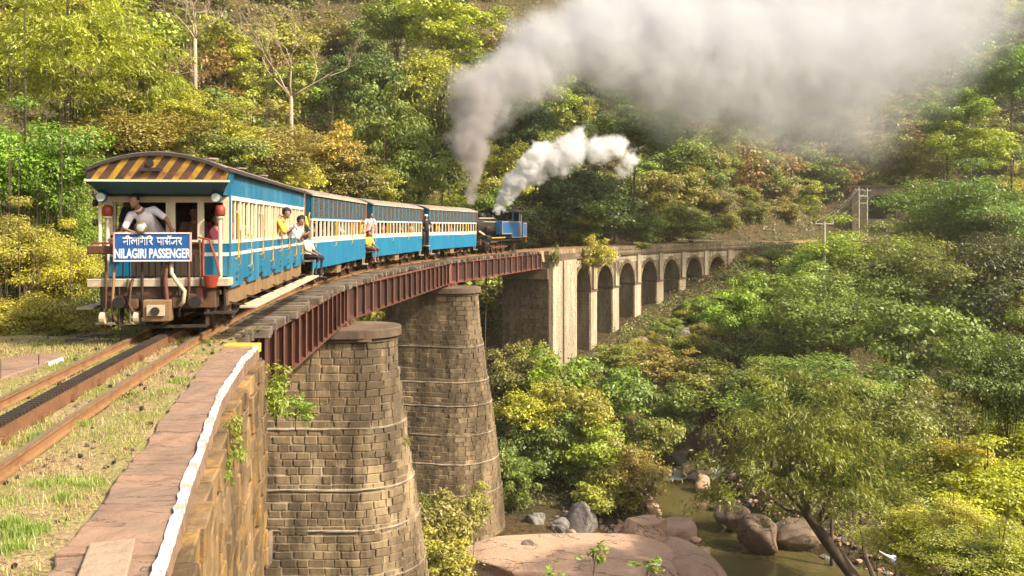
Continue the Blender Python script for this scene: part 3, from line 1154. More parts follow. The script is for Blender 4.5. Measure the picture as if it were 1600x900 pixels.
M['signblue'] = worn('sign_blue', (0.015, 0.10, 0.33), (0.03, 0.14, 0.36), 0.45, 4, .4, spec=.4)
M['signwhite'] = worn('sign_white', (0.85, 0.85, 0.82), (0.6, 0.6, 0.56), 0.5, 6, .3)
M['signred'] = worn('sign_border', (0.75, 0.40, 0.32), (0.65, 0.2, 0.12), 0.5, 3, .8)
# striped end panel: diagonal yellow and black paint with rust
t = NT('yellow_black_stripes')
sp_ = t.n("SeparateXYZ", {0: t.pos(True)})
d_ = t.math('SUBTRACT', t.math('MULTIPLY', (sp_, 'X'), 1.0), t.math('MULTIPLY', (sp_, 'Z'), .72))
fr = t.math('FRACT', t.math('MULTIPLY', t.math('ADD', d_, 10.05), 3.9))
stp = t.math('GREATER_THAN', fr, 0.56)
n1 = t.noise(4, 5, vec=t.pos(True), rough=.7)
col = t.mix(stp, (0.035, 0.032, 0.028), (0.50, 0.29, 0.02))
lowz = t.math('LESS_THAN', (sp_, 'Z'), 2.79)
rs = t.math('MULTIPLY', t.ramp(n1, [(.35, (0, 0, 0)), (.62, (1, 1, 1))]), t.math('ADD', t.math('MULTIPLY', lowz, .35), .5))
col = t.mix(rs, col, (0.16, 0.065, 0.035))
M['stripes'] = t.princ(col, .6, spec=.3)


def roof_profile(w, ze, rise, n=14, th=.05):
    top = [(-w + 2 * w * i / n, ze + rise * (1 - (2 * i / n - 1) ** 2)) for i in range(n + 1)]
    bot = [(x, z - th) for x, z in top][::-1]
    return top + bot


def wheelset(parent, y, r=.36):
    w = empty('wheelset', (0, y, r), 0, parent)
    for sd in (-1, 1):
        mb = MB().disc((sd * .535, 0, 0), (1, 0, 0), r, .11, 22).disc((sd * .475, 0, 0), (1, 0, 0), r + .03, .025, 22)
        mb.build('wheel', M['grease'], w, smooth=False)
        MB().disc((sd * .62, 0, 0), (1, 0, 0), .10, .12, 12).build('hub', M['rust'], w)
    MB().cyl((-.6, 0, 0), (.6, 0, 0), .06, 10).build('axle', M['dark'], w)
    return w


def bogie(parent, yc):
    for dy in (-.75, .75):
        wheelset(parent, yc + dy)
    for sd in (-1, 1):
        x = sd * .72
        mb = MB().bb(x - .05, x + .05, yc - 1.2, yc + 1.2, .52, .62).bar((x, yc - 1.1, .55), (x, yc - .35, .26), .06).bar((x, yc + 1.1, .55), (x, yc + .35, .26), .06).bb(x - .04, x + .04, yc - .4, yc + .4, .22, .30)
        mb.build('bogie_frame', M['dark'], parent)
        for dy in (-.75, .75):
            MB().box((x + sd * .03, yc + dy, .40), (.16, .26, .26)).build('axle_box', M['timber'], parent, bevel=.02)
        mb = MB()
        for k in range(3): mb.cyl((x - .02, yc - .2 + .2 * k, .30), (x - .02, yc - .2 + .2 * k, .52), .055, 8)
        mb.build('spring', M['dark'], parent)


def coach(s0, L, first, label, seed):
    rnd = random.Random(seed)
    a, b = P(s0), P(s0 + L)
    d = b - a
    rz = math.atan2(-d.x, d.y)
    c = empty('railway_coach', (a.x, a.y, 0), rz)
    tag(c, label, 'railway coach', 'coaches of the hill train')
    W = 1.03
    zb = .84 if first else .58
    zr = 2.84
    # zones
    if first:
        z_sill0, z_sill1, z_top0, z_top1 = 1.585, 1.64, 2.345, 2.42
        st0, st1 = 1.37, 1.43
    else:
        z_sill0, z_sill1, z_top0, z_top1 = 1.50, 1.56, 2.06, 2.12
        st0, st1 = 1.385, 1.44
    body = M['blue'] if first else M['blue2']
    T = .05
    # floor and inner ceiling, seats
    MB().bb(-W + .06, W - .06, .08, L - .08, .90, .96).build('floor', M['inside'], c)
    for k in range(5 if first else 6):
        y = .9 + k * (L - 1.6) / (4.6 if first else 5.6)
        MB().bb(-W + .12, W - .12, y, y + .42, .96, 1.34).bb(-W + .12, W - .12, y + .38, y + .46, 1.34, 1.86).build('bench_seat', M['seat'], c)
    # lower side panels with door shut lines
    nd = 6
    for sd in (-1, 1):
        x = sd * W
        if first:
            # stepped skirt: one panel per door bay, hanging to different depths
            for k in range(nd):
                y0 = .02 + (L - .04) * k / nd
                y1 = .02 + (L - .04) * (k + 1) / nd
                ym = y0 + (y1 - y0) * .68
                MB().bb(x - T / 2, x + T / 2, y0, ym - .01, zb - .03, z_sill0).build('side_panel', body, c, bevel=.006)
                MB().bb(x - T / 2, x + T / 2, ym, y1 - .01, zb + .08, z_sill0).build('side_panel', body, c, bevel=.006)
            MB().bb(x - .02 - sd * .03, x + .02 - sd * .03, 0, L, zb + .02, z_sill0).build('inner_lining', M['inside'], c)
        else:
            for k in range(2):
                y0 = .02 + (L - .04) * k / 2
                MB().bb(x - T / 2, x + T / 2, y0, y0 + (L - .04) / 2 - .02, zb, st0 - .002).build('side_panel', body, c, bevel=.006)
            MB().bb(x - .018, x + .018, 0.02, L - .02, st1 + .002, z_sill0).build('waist_panel', M['cream'], c)
            for (yy, zz, rr_) in ((.8, 1.15, .05), (L * .55, .72, .06), (L - .7, 1.2, .05)):
                MB().disc((x + sd * (T / 2 + .004), yy, zz), (1, 0, 0), rr_, .008, 12).build('number_disc', M['slate'], c)
        # belt lines
        MB().bb(x - T / 2 - .006, x + T / 2 + .008, 0.01, L - .01, z_sill0 + .001, z_sill1).build('window_sill', M['line'], c)
        MB().bb(x + sd * (T / 2 - .01) - .008, x + sd * (T / 2 + .004) + .008 * 0, .01, L - .01, st0, st1).bb(x - .02, x + .02, .01, L - .01, st0, st1).build('white_line', M['line'], c)
        MB().bb(x - T / 2 - .006, x + T / 2 + .008, 0.01, L - .01, z_top0, z_top1).build('window_head', M['line'], c)
        # posts and slatted blinds
        if first:
            nw = 12
            for k in range(nw + 1):
                y = .06 + (L - .12) * k / nw
                MB().bb(x - T / 2, x + T / 2, y - .055, y + .055, z_sill1 + .001, z_top0 - .001).build('window_post', M['cream'], c)
                if k < nw:
                    ym = y + (L - .12) / nw / 2
                    MB().bb(x - .018, x + .018, ym - .022, ym + .022, z_sill1 + .001, z_top0 - .001).build('mullion', M['cream'], c)
                    if k in (1, 2, 4, 5, 8, 10, 11) and sd > 0 or (sd < 0 and k % 3 == 1):
                        o_ = (.055 if k % 2 else -.055 - (L - .12) / nw / 2 + (L - .12) / nw)
                        mb = MB()
                        yy0 = y + .06 if k % 2 else ym + .03
                        yy1 = ym - .03 if k % 2 else y + (L - .12) / nw - .06
                        zz = z_sill1 + .02
                        while zz < z_top0 - .03:
                            mb.box((x - sd * .02, (yy0 + yy1) / 2, zz), (.03, yy1 - yy0, .012), ry=sd * .6)
                            zz += .032
                        mb.bb(x - sd * .035 - .005, x - sd * .035 + .005, yy0, yy1, z_sill1, z_top0)
                        mb.build('slatted_blind', M['creamslat'], c)
        else:
            if sd < 0: MB().bb(x + .06, x + .08, .1, L - .1, z_sill0, z_top1).build('dark_window_backing', M['black'], c)  # black board added inside so the window openings look shaded
            nw = 8
            for k in range(nw + 1):
                y = .08 + (L - .16) * k / nw
                MB().bb(x - T / 2, x + T / 2, y - .055, y + .055, z_sill1 + .001, z_top0 - .001).build('window_post', M['cream'], c)
                if k < nw:
                    ym = y + (L - .16) / nw / 2
                    MB().bb(x - T / 2, x + T / 2, ym - .042, ym + .042, z_sill1 + .001, z_top0 - .001).build('window_post', M['cream'], c)
                if sd > 0 and k in ((1, 6), (3, 7), (2, 6))[seed % 3]:
                    MB().bb(x + T / 2 + .002, x + T / 2 + .022, y - .075, y + .075, z_sill1, z_top0).build('yellow_post', M['yellow'], c)
        # letterboard or louvred upper panels
        if first:
            npn = 7
            for k in range(npn):
                y0 = .01 + (L - .02) * k / npn
                MB().bb(x - T / 2, x + T / 2, y0, y0 + (L - .02) / npn - .008, z_top1 + .001, zr + .02).build('letter_board', body, c, bevel=.004)
        else:
            MB().bb(x - .012, x + .012, .02, L - .02, z_top1 + .001, zr + .02).build('upper_backing', M['slate'], c)
            nl = 13
            for k in range(nl):
                y0 = .06 + (L - .12) * k / nl
                w_ = (L - .12) / nl
                MB().bb(x - T / 2, x + T / 2, y0, y0 + w_ * .34, z_top1 + .03, zr - .05).build('louvre_frame', M['slate'], c)
                mb = MB()
                for zq in np.arange(z_top1 + .08, zr - .09, .045):
                    mb.box((x + sd * .018, y0 + w_ * .67, float(zq)), (.02, w_ * .58, .03), ry=-sd * .5)
                mb.build('louvre_panel', M['brownslat'], c)
            MB().bb(x - T / 2, x + T / 2, .02, L - .02, zr - .05, zr + .02).bb(x - T / 2, x + T / 2, .02, L - .02, z_top1 + .001, z_top1 + .03).build('louvre_rail', M['slate'], c)
    # grab rails on the visible side
    if first:
        for k in range(8):
            y = .35 + (L - .8) * k / 7.2
            zt_, zb_ = (2.15, 1.30) if k in (0, 2, 4, 5) else (1.75, 1.12)
            MB().tube([(W + .03, y, zt_), (W + .085, y, zt_ - .03), (W + .085, y, zb_ + .03), (W + .03, y, zb_)], .017, 6).build('grab_rail', M['yellow'], c)
            MB().tube([(W + .03, y + .22, zt_ - .3), (W + .075, y + .22, zt_ - .33), (W + .075, y + .22, zb_ - .1), (W + .03, y + .22, zb_ - .12)], .012, 6).build('door_handle', M['brass'], c)
            MB().box((W + .045, y + .12, 1.06), (.04, .10, .035)).box((W + .045, y + .12, .96), (.04, .16, .03)).build('door_hinge', M['slate'], c)
    else:
        for k in range(4):
            y = .25 + (L - .5) * k / 3
            MB().tube([(W + .03, y, 2.0), (W + .08, y, 1.97), (W + .08, y, 1.25), (W + .03, y, 1.22)], .016, 6).build('grab_rail', M['yellow'], c)
    # underframe: sole bars of brown boards and a foot board
    for sd in (-1, 1):
        x = sd * (W - .06)
        if first:
            nb_ = 17
            for k in range(nb_):
                y0 = .1 + (L - .2) * k / nb_
                MB().bb(x - .03, x + .02, y0, y0 + (L - .2) / nb_ - .02, .50, zb + .06).build('sole_board', M['timber'], c)
            MB().bb(sd * 1.36 - .16, sd * 1.36 + .13, .0, L - .1, .455, .495).build('foot_board', M['board'], c, bevel=.006)
            for k in range(7):
                y0 = .2 + (L - .5) * k / 6
                MB().bar((x, y0, .55), (sd * 1.42, y0, .45), .035).build('step_bracket', M['dark'], c)
        else:
            MB().bb(x - .03, x + .02, .05, L - .05, .62, .86).build('sole_bar', M['dark'], c)
            for y0 in (.3, L - .5):
                MB().bb(sd * 1.02, sd * 1.22, y0 - .18, y0 + .18, .34, .37).bar((sd * 1.05, y0 - .16, .36), (sd * 1.05, y0 - .16, .62), .03).bar((sd * 1.05, y0 + .16, .36), (sd * 1.05, y0 + .16, .62), .03).build('step', M['board'], c)
            MB().box((sd * .8, L * .47, .42), (.35, .7, .32)).build('battery_box', M['timber'], c, bevel=.02)
            MB().tube([(sd * .85, 2.6, .62), (sd * .85, 3.6, .30), (sd * .85, L - 3.6, .30), (sd * .85, L - 2.6, .62)], .03, 6).build('truss_rod', M['rust'], c)
    bogie(c, 1.75)
    bogie(c, L - 1.75)
    # roof
    ov = .11 if first else .06
    y0 = -.62 if first else -.05
    MB().extr(roof_profile(W + ov, zr + .02, .27), y0, L + .12).build('roof', M['roof'], c)
    MB().extr([(W + ov - .03, zr - .03), (W + ov + .015, zr - .03), (W + ov + .015, zr + .03), (W + ov - .03, zr + .03)], y0, L + .12).build('gutter', M['roofedge'] if first else M['board'], c)
    MB().extr([(-W - ov + .03, zr - .03), (-W - ov - .015, zr - .03), (-W - ov - .015, zr + .03), (-W - ov + .03, zr + .03)], y0, L + .12).build('gutter', M['roofedge'], c)
    if first:
        for k in range(3):
            MB().cyl((.25, 2 + 2.8 * k, zr + .2), (.25, 2 + 2.8 * k, zr + .36), .09, 10).disc((.25, 2 + 2.8 * k, zr + .37), (0, 0, 1), .15, .03, 12).build('roof_vent', M['roof'], c)
    # end walls
    for ye, sg in ((L - .02, 1), (.03, -1)):
        if first and sg < 0:
            continue
        e = MB().bb(-W + .03, -.42, ye - .025, ye + .025, .86, 2.84).bb(.42, W - .03, ye - .025, ye + .025, .86, 2.84).bb(-.42, .42, ye - .025, ye + .025, 2.25, 2.84)
        e.build('end_wall', M['navy'], c)
        MB().extr([(-W + .03, zr - .001), (W - .03, zr - .001), (W * .6, zr + .17), (0, zr + .24), (-W * .6, zr + .17)], ye - .024, ye + .024).build('end_gable', M['navy'] if not first else M['stripes'], c)
        MB().bb(-.42, .42, ye - .02, ye + .02, .86, 1.5).build('end_gate', M['dark'], c)
        MB().bb(-W, W, ye + sg * .03, ye + sg * .38, .80, .90).build('end_platform', M['dark'], c)
        MB().cyl((0, ye, .70), (0, ye + sg * .62, .70), .06, 8).build('coupling', M['dark'], c)
        for sd in (-1, 1):
            MB().cyl((sd * .52, ye, .74), (sd * .52, ye + sg * .40, .74), .05, 8).disc((sd * .52, ye + sg * .41, .74), (0, 1, 0), .14, .04, 12).build('buffer', M['dark'], c)
            MB().tube([(sd * (W - .04), ye + sg * .08, .95), (sd * (W - .04), ye + sg * .16, 1.1), (sd * (W - .04), ye + sg * .16, 2.2), (sd * (W - .04), ye + sg * .08, 2.3)], .018, 6).build('end_handrail', M['yellow'], c)
    # brown end flap seen between coaches at roof height
    MB().bb(W - .16, W + .02, L + .03, L + .34, 2.2, 2.85).build('end_flap', M['rust'] if not first else M['coping'], c)
    return c


LC, GAP, SA = 9.58, 1.486, 10.07
labels = ['blue and cream coach nearest the camera, with yellow and black stripes under its roof',
          'second blue and cream coach, right behind the one with the sign board',
          'third blue coach, between the second coach and the one beside the engine',
          'fourth blue and cream coach, coupled next to the steam engine']
coaches = [coach(SA + i * (LC + GAP), LC, i == 0, labels[i], i) for i in range(4)]
C1 = coaches[0]

# ---- front end of the first coach (local y = 0 faces the camera)
W = 1.03
c = C1
# lower panels
for x0, x1 in ((-W + .0, -.62), (.62, W)):
    MB().bb(x0, x1, -.03, .03, 1.02, 1.366).build('end_panel', M['blue'], c)
    MB().bb(x0, x1, -.034, .03, 1.368, 1.43).build('end_line', M['line'], c)
    MB().bb(x0, x1, -.03, .03, 1.432, 1.583).build('end_panel', M['blue'], c)
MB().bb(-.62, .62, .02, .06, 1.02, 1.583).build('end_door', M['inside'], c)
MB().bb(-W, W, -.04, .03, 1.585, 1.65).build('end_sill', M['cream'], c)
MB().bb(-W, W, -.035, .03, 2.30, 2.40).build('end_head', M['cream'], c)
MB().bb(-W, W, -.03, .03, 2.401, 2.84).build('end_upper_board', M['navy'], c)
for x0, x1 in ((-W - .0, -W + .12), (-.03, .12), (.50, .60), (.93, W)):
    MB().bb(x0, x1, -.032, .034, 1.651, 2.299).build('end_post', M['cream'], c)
MB().bb(-W + .04, W - .04, 1.25, 1.29, .96, 2.84).build('dark_compartment_back', M['inside'], c)  # dark board added so the coach looks shaded behind its front windows
# side cover strips at the corner
MB().bb(W - .03, W + .03, -.03, .01, .84, 2.84).build('corner_post', M['blue'], c)
# visor: striped board in the roof arch, folded ledge, sloping blue board
n = 14
wv = W + .11
pts = [(-wv + 2 * wv * i / n, 2.84 + .27 * (1 - (2 * i / n - 1) ** 2)) for i in range(n + 1)]
mb = MB()
mb.extr([(-wv + .02, 2.66)] + [(x, z - .045) for x, z in pts] + [(wv - .02, 2.66)], -.60, -.575)
mb.build('striped_end_board', M['stripes'], c)
MB().extr([(x, z + .008) for x, z in pts] + [(x, z - .05) for x, z in pts[::-1]], -.64, -.585).build('roof_end_rim', M['roofedge'], c)
MB().bb(-wv - .02, wv + .02, -.64, -.58, 2.625, 2.66).build('visor_ledge', M['cream'], c)
mb = MB()
mb.add([(-wv - .01, -.62, 2.622), (wv + .01, -.62, 2.622), (wv - .16, -.36, 2.44), (-wv + .16, -.36, 2.44),
        (-wv - .01, -.59, 2.622), (wv + .01, -.59, 2.622), (wv - .16, -.33, 2.44), (-wv + .16, -.33, 2.44)],
       [(0, 1, 2, 3), (7, 6, 5, 4), (0, 3, 7, 4), (1, 5, 6, 2), (0, 4, 5, 1), (3, 2, 6, 7)])
mb.build('sloping_visor_board', M['navy'], c)
MB().extr([(-wv + .02, 2.84), (-.3, 3.05), (.3, 3.05), (wv - .02, 2.84)], -.57, -.04).build('visor_ceiling', M['navy'], c)
for sd in (-1, 1):
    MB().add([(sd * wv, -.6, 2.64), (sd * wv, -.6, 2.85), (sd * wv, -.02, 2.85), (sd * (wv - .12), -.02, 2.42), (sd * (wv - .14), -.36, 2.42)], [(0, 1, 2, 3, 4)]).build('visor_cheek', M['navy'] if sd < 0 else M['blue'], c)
MB().disc((-.12, -.607, 2.93), (0, 1, 0), .06, .04, 14).build('vent_rim', M['dark'], c)
MB().add([(-.32, -.66, 2.80), (.12, -.66, 2.80), (.03, -.60, 2.86), (-.22, -.60, 2.86)], [(0, 1, 2, 3)]).build('lamp_hood', M['black'], c)
# platform beam and headstock
MB().bb(-W - .16, W + .07, -.42, -.02, .87, 1.00).build('platform_beam', M['board'], c, bevel=.008)
MB().bb(-W - .16, W + .07, -.425, -.415, .985, 1.005).build('beam_edge', M['cream'], c)
MB().bb(-W + .05, W - .15, -.36, -.10, .50, .868).build('headstock', M['grease'], c, bevel=.01)  # dark steel puts the shadow under the coach into the colour
MB().bb(-.24, .20, -.62, -.36, .30, .66).build('central_buffer_box', M['timber'], c, bevel=.02)
MB().bb(-.16, .12, -.66, -.62, .40, .58).build('buffer_plate', M['board'], c)
MB().cyl((-.02, -.7, .48), (-.02, -.5, .48), .07, 10).build('coupling_hook', M['dark'], c)
for x in (-.62, .60):
    MB().cyl((x, -.36, .62), (x, -.58, .62), .07, 10).disc((x, -.60, .62), (0, 1, 0), .10, .05, 16).build('side_buffer', M['black'], c)
# lower ironwork: life guard bars, stirrups, steps
for x in (-1.0, -.82, .85, 1.02):
    MB().bar((x, -.30, .87), (x, -.26, .18), .035).build('hanger_bar', M['dark'], c)
MB().bb(-1.05, -.75, -.42, -.2, .24, .27).build('end_step', M['board'], c)
MB().bb(.70, 1.20, -.42, -.15, .40, .43).build('end_step', M['dark'], c)
MB().bar((-.66, -.4, .2), (.75, -.4, .2), .05).bar((-.66, -.4, .2), (-.66, -.3, .5), .05).bar((.75, -.4, .2), (.75, -.3, .5), .05).build('rail_guard', M['dark'], c)
for x in (-.36, -.9):
    MB().disc((x, -.5, .36), (1, 0, 0), .10, .08, 12).build('air_valve', M['board'], c)
for x, y_, z0_, z1_, m_ in ((-.30, -.44, .35, 1.30, 'dark'), (-.52, -.46, .45, 1.0, 'grease'), (.02, -.46, .66, 1.30, 'dark'), (.30, -.42, .35, .9, 'dark'), (.46, -.44, .5, 1.35, 'rust'), (-.88, -.44, .30, 1.42, 'grease'), (-.68, -.40, .2, .87, 'dark')):
    MB().tube([(x, y_, z0_), (x + .01, y_ - .02, (z0_ + z1_) / 2), (x, y_, z1_)], .022, 6).build('pipe', M[m_], c)
for x, z_ in ((-.42, .58), (.26, .60), (.52, .66), (-.72, .62)):
    MB().box((x, -.44, z_), (.14, .12, .18)).build('brake_gear', M['grease'], c, bevel=.02)
MB().bar((-.85, -.44, .70), (.72, -.44, .70), .05).build('brake_beam', M['dark'], c)
# hoses
hp = [((.18, -.45, 1.32), (.2, -.52, 1.1), (.3, -.55, .95), (.42, -.55, .80), (.40, -.55, .62), (.34, -.5, .56)),
      ((.12, -.46, 1.3), (.1, -.52, 1.0), (.14, -.55, .6), (.16, -.5, .32)),
      ((-.45, -.42, 1.0), (-.46, -.52, .85), (-.48, -.52, .6), (-.42, -.5, .42)),
      ((-.75, -.42, 1.25), (-.74, -.5, .9), (-.76, -.5, .5), (-.72, -.45, .3))]
hm = [M['board'], M['rust'], M['grease'], M['timber']]
for k, p_ in enumerate(hp):
    pp = []
    for i in range(len(p_) - 1):
        for f in (0, .5): pp.append(Vector(p_[i]).lerp(Vector(p_[i + 1]), f))
    pp.append(Vector(p_[-1]))
    MB().tube(pp, .033 if k < 2 else .024, 8).build('brake_hose', hm[k], c, smooth=True)
# brake platform rail under the sign
for k in range(13):
    x = -.62 + k * .105
    MB().cyl((x, -.40, 1.0), (x, -.40, 1.42), .010, 6).build('railing_bar', M['dark'], c)
MB().bar((-.80, -.40, 1.42), (.66, -.40, 1.42), .03).bar((-1.12, -.40, 1.60), (.66, -.40, 1.60), .035).build('railing_rail', M['redpipe'], c)
MB().bb(-1.18, -.62, -.46, -.36, 1.42, 1.56).build('handbrake_case', M['rust'], c, bevel=.02)
# handbrake columns, red shovel handles and the fire bucket at the right
MB().tube([(.64, -.46, 1.66), (.66, -.48, 1.0), (.66, -.48, .55)], .02, 6).build('brake_pipe', M['grease'], c)
MB().tube([(.62, -.46, 1.70), (.80, -.46, 1.66), (.92, -.48, 1.3), (.98, -.50, 1.04)], .020, 6).build('red_handle', M['redpipe'], c)
MB().tube([(.70, -.46, 1.70), (.70, -.47, 1.3), (.71, -.50, 1.04)], .020, 6).build('red_handle', M['redpipe'], c)
MB().tube([(.84, -.52, .86), (.84, -.52, 1.06)], [.09, .13], 14).build('fire_bucket', M['redlamp'], c)
MB().bb(.60, .70, -.5, -.44, .60, .85).build('red_hook', M['rustred'], c)
# lamps and their cream pillars
for sd in (-1, 1):
    x = sd * .93 - .02
    MB().cyl((x, -.16, 1.0), (x, -.16, 2.04), .035 if sd > 0 else .03, 10).build('lamp_pillar', M['cream'], c)
    MB().disc((x, -.16, 2.04), (0, 0, 1), .065, .03, 12).build('pillar_collar', M['cream'], c)
    lb = MB().tube([(x, -.16, 2.06), (x, -.16, 2.09), (x, -.16, 2.21), (x, -.16, 2.25)], [.07, .085, .085, .05], 14).build('red_marker_lamp', M['redlamp'], c, smooth=True)
    wl = MB().disc((x - .01, -.40, 2.37), (0, 1, 0), .082, .09, 18).build('end_lamp', M['slate'], c)
    MB().disc((x - .01, -.455, 2.37), (0, 1, 0), .07, .02, 18).build('lamp_lens', M['glass'], wl)
MB().cyl((-1.06, -.2, 1.5), (-1.06, -.2, 2.35), .03, 8).build('side_pillar', M['cream'], c)
for z in (2.28, 1.95):
    MB().disc((-1.13, -.22, z), (1, 0, 0), .06, .05, 12).build('side_lamp', M['dark'], c)
# bright round headlamp on the rail in front of the guard
hl = MB().tube([(-.27, -.50, 1.86), (-.27, -.62, 1.86)], [.07, .105], 18).build('head_lamp', M['brass'], c, smooth=True)
MB().sphere((-.27, -.60, 1.86), .085, 14, (1, .4, 1)).build('head_lamp_glass', M['glass'], hl, smooth=True)
MB().cyl((-.27, -.48, 1.60), (-.27, -.50, 1.78), .025, 8).build('head_lamp_bracket', M['dark'], c)
# sign board
sg = MB().bb(-.645, .645, -.565, -.54, 1.325, 1.755).build('sign_board', M['signblue'], c)
f_ = MB().bb(-.665, .665, -.575, -.535, 1.757, 1.785).bb(-.665, .665, -.575, -.535, 1.297, 1.323).bb(-.672, -.647, -.575, -.535, 1.297, 1.785).bb(.647, .672, -.575, -.535, 1.297, 1.785)
f_.build('sign_frame', M['signred'], sg)
MB().bb(-.655, .655, -.5795, -.5755, 1.762, 1.778).bb(-.655, .655, -.5795, -.5755, 1.302, 1.318).build('frame_line', M['signwhite'], sg)
for x in (-.5, .5):
    MB().bar((x, -.53, 1.6), (x, -.42, 1.6), .03).build('sign_bracket', M['dark'], sg)


def text_obj(txt, size, loc, parent, mat, name, sx=1.0, bold=.0):
    cu = bpy.data.curves.new(name, 'FONT')
    cu.body = txt
    cu.size = size
    cu.extrude = .002
    cu.offset = bold
    cu.align_x = 'CENTER'
    cu.align_y = 'CENTER'
    tmp = bpy.data.objects.new(name, cu)
    COL.objects.link(tmp)
    bpy.context.view_layer.update()
    me = bpy.data.meshes.new_from_object(tmp)
    bpy.data.objects.remove(tmp)
    me.materials.clear()
    me.materials.append(mat)
    return link(name, me, parent, loc, (math.pi / 2, 0, 0), (sx, 1, 1))


for o_ in [sg] : o_.location = (-.095, 0, 0); o_.scale = (.93, 1, 1)
w1 = text_obj('NILAGIRI PASSENGER', .215, (0, -.5665, 1.425), sg, M['signwhite'], 'lettering', .60, .0065)
bpy.context.view_layer.update()
w1.scale = (1.22 / (w1.dimensions.x / w1.scale.x), 1, 1)
# the Hindi line, drawn glyph by glyph in strokes on a 1 high grid
H_ = {
    'na': (.62, [[(.55, 0), (.55, 1)], [(.55, .52), (.2, .52)], [(.2, .52), (.1, .45), (.12, .36), (.22, .38), (.2, .52)]]),
    'ii': (.34, [[(.2, 0), (.2, 1)], [(.2, 1), (.12, 1.22), (-.05, 1.3), (-.22, 1.2), (-.26, 1.02)]]),
    'la': (.78, [[(.7, 0), (.7, 1)], [(.7, .6), (.55, .7), (.42, .6), (.42, .38)], [(.42, .5), (.35, .7), (.2, .72), (.08, .58), (.1, .35), (.2, .2)]]),
    'i': (.34, [[(.15, 0), (.15, 1)], [(.15, 1), (.2, 1.2), (.4, 1.3), (.6, 1.2), (.66, 1.0)]]),
    'ga': (.62, [[(.52, 0), (.52, 1)], [(.22, 1), (.22, .42)], [(.22, .42), (.10, .38), (.06, .5), (.16, .54), (.22, .46)]]),
    'ra': (.5, [[(.15, 1), (.36, .9), (.38, .7), (.24, .56), (.12, .56)], [(.16, .56), (.44, .05)]]),
    'pa': (.62, [[(.52, 0), (.52, 1)], [(.14, 1), (.14, .55), (.22, .4), (.38, .4), (.52, .5)]]),
    'aa': (.26, [[(.14, 0), (.14, 1)]]),
    'sa': (.8, [[(.68, 0), (.68, 1)], [(.15, 1), (.34, .9), (.36, .72), (.22, .56), (.12, .56)], [(.16, .56), (.42, .08)], [(.34, .46), (.68, .46)]]),
    'e': (.0, [[(-.12, 1), (-.2, 1.2), (-.38, 1.28)], [(-.02, 1.26), (.02, 1.3)]]),
    'ja': (.8, [[(.68, 0), (.68, 1)], [(.68, .55), (.4, .55)], [(.4, .55), (.38, .3), (.24, .18), (.1, .25), (.1, .42)]]),
}
words_ = [['na', 'ii', 'la', 'i', 'ga', 'i', 'ra'], ['pa', 'aa', 'sa', 'e', 'ja', 'ra']]
wid = sum(H_[g][0] for w_ in words_ for g in w_) + .45
sc_ = 1.02 / wid
hz = .115
mb = MB()
x = -.51
for wi, w_ in enumerate(words_):
    xs0 = x
    for g in w_:
        adv, strokes = H_[g]
        for st in strokes:
            for a_, b_ in zip(st[:-1], st[1:]):
                pa = Vector((x + a_[0] * sc_, -.5685, 1.575 + a_[1] * hz))
                pb = Vector((x + b_[0] * sc_, -.5685, 1.575 + b_[1] * hz))
                if (pb - pa).length < 1e-5: continue
                dd = (pb - pa).normalized() * .004
                mb.bar(pa - dd, pb + dd, .005, .019)
        x += adv * sc_
    mb.bar((xs0 - .0, -.5690, 1.575 + hz), (x, -.5690, 1.575 + hz), .005, .020)
    x += .45 * sc_
mb.build('hindi_lettering', M['signwhite'], sg)

# ------------------------------------------------------------------ steam locomotive
sl0 = SA + 4 * (LC + GAP) - .45
a, b = P(sl0), P(sl0 + 9.6)
d = b - a
lo = empty('steam_locomotive', (a.x, a.y, 0), math.atan2(-d.x, d.y))
tag(lo, 'black steam tank engine with blue side tanks at the far head of the train', 'steam engine')
M['locoblue'] = worn('engine_blue_paint', (0.02, 0.12, 0.29), (0.05, 0.10, 0.17), 0.45, 3, .5, spec=.5)
K = M['black']
MB().bb(-1.0, 1.0, .0, .16, .62, 1.02).build('buffer_beam', M['rust'], lo)
MB().bb(-.95, .95, .16, 9.2, .82, .95).build('frame_plate', K, lo)
MB().bb(-1.05, 1.05, 1.2, 9.1, 1.06, 1.11).build('running_board', K, lo)
MB().bb(-1.06, -1.05, 1.2, 4.6, 1.05, 1.12).bb(1.05, 1.066, 1.2, 4.9, 1.05, 1.12).build('yellow_edge', M['yellow'], lo)
MB().cyl((0, .35, 1.86), (0, 1.75, 1.86), .68, 28).build('smokebox', M['black'], lo, smooth=False)
MB().disc((0, .33, 1.86), (0, 1, 0), .55, .06, 24).build('smokebox_door', K, lo)
MB().bar((-.4, .29, 1.86), (.4, .29, 1.86), .04).cyl((0, .2, 1.86), (0, .32, 1.86), .06, 8).build('door_dart', M['grease'], lo)
MB().cyl((0, 1.75, 1.86), (0, 6.4, 1.86), .62, 28).build('boiler', K, lo)
for y in (2.0, 3.3, 4.6):
    MB().cyl((0, y, 1.86), (0, y + .06, 1.86), .635, 28).build('boiler_band', M['grease'], lo)
MB().tube([(0, .95, 2.45), (0, .95, 2.60), (0, .95, 2.98), (0, .95, 3.02), (0, .95, 3.10)], [.26, .19, .20, .25, .23], 18).build('chimney', K, lo, smooth=True)
MB().tube([(0, 2.75, 2.42), (0, 2.75, 2.72), (0, 2.75, 2.83), (0, 2.75, 2.87)], [.30, .27, .18, .05], 18).build('steam_dome', K, lo, smooth=True)
MB().tube([(0, 4.2, 2.40), (0, 4.2, 2.66), (0, 4.2, 2.76)], [.22, .20, .06], 16).build('sand_dome', K, lo, smooth=True)
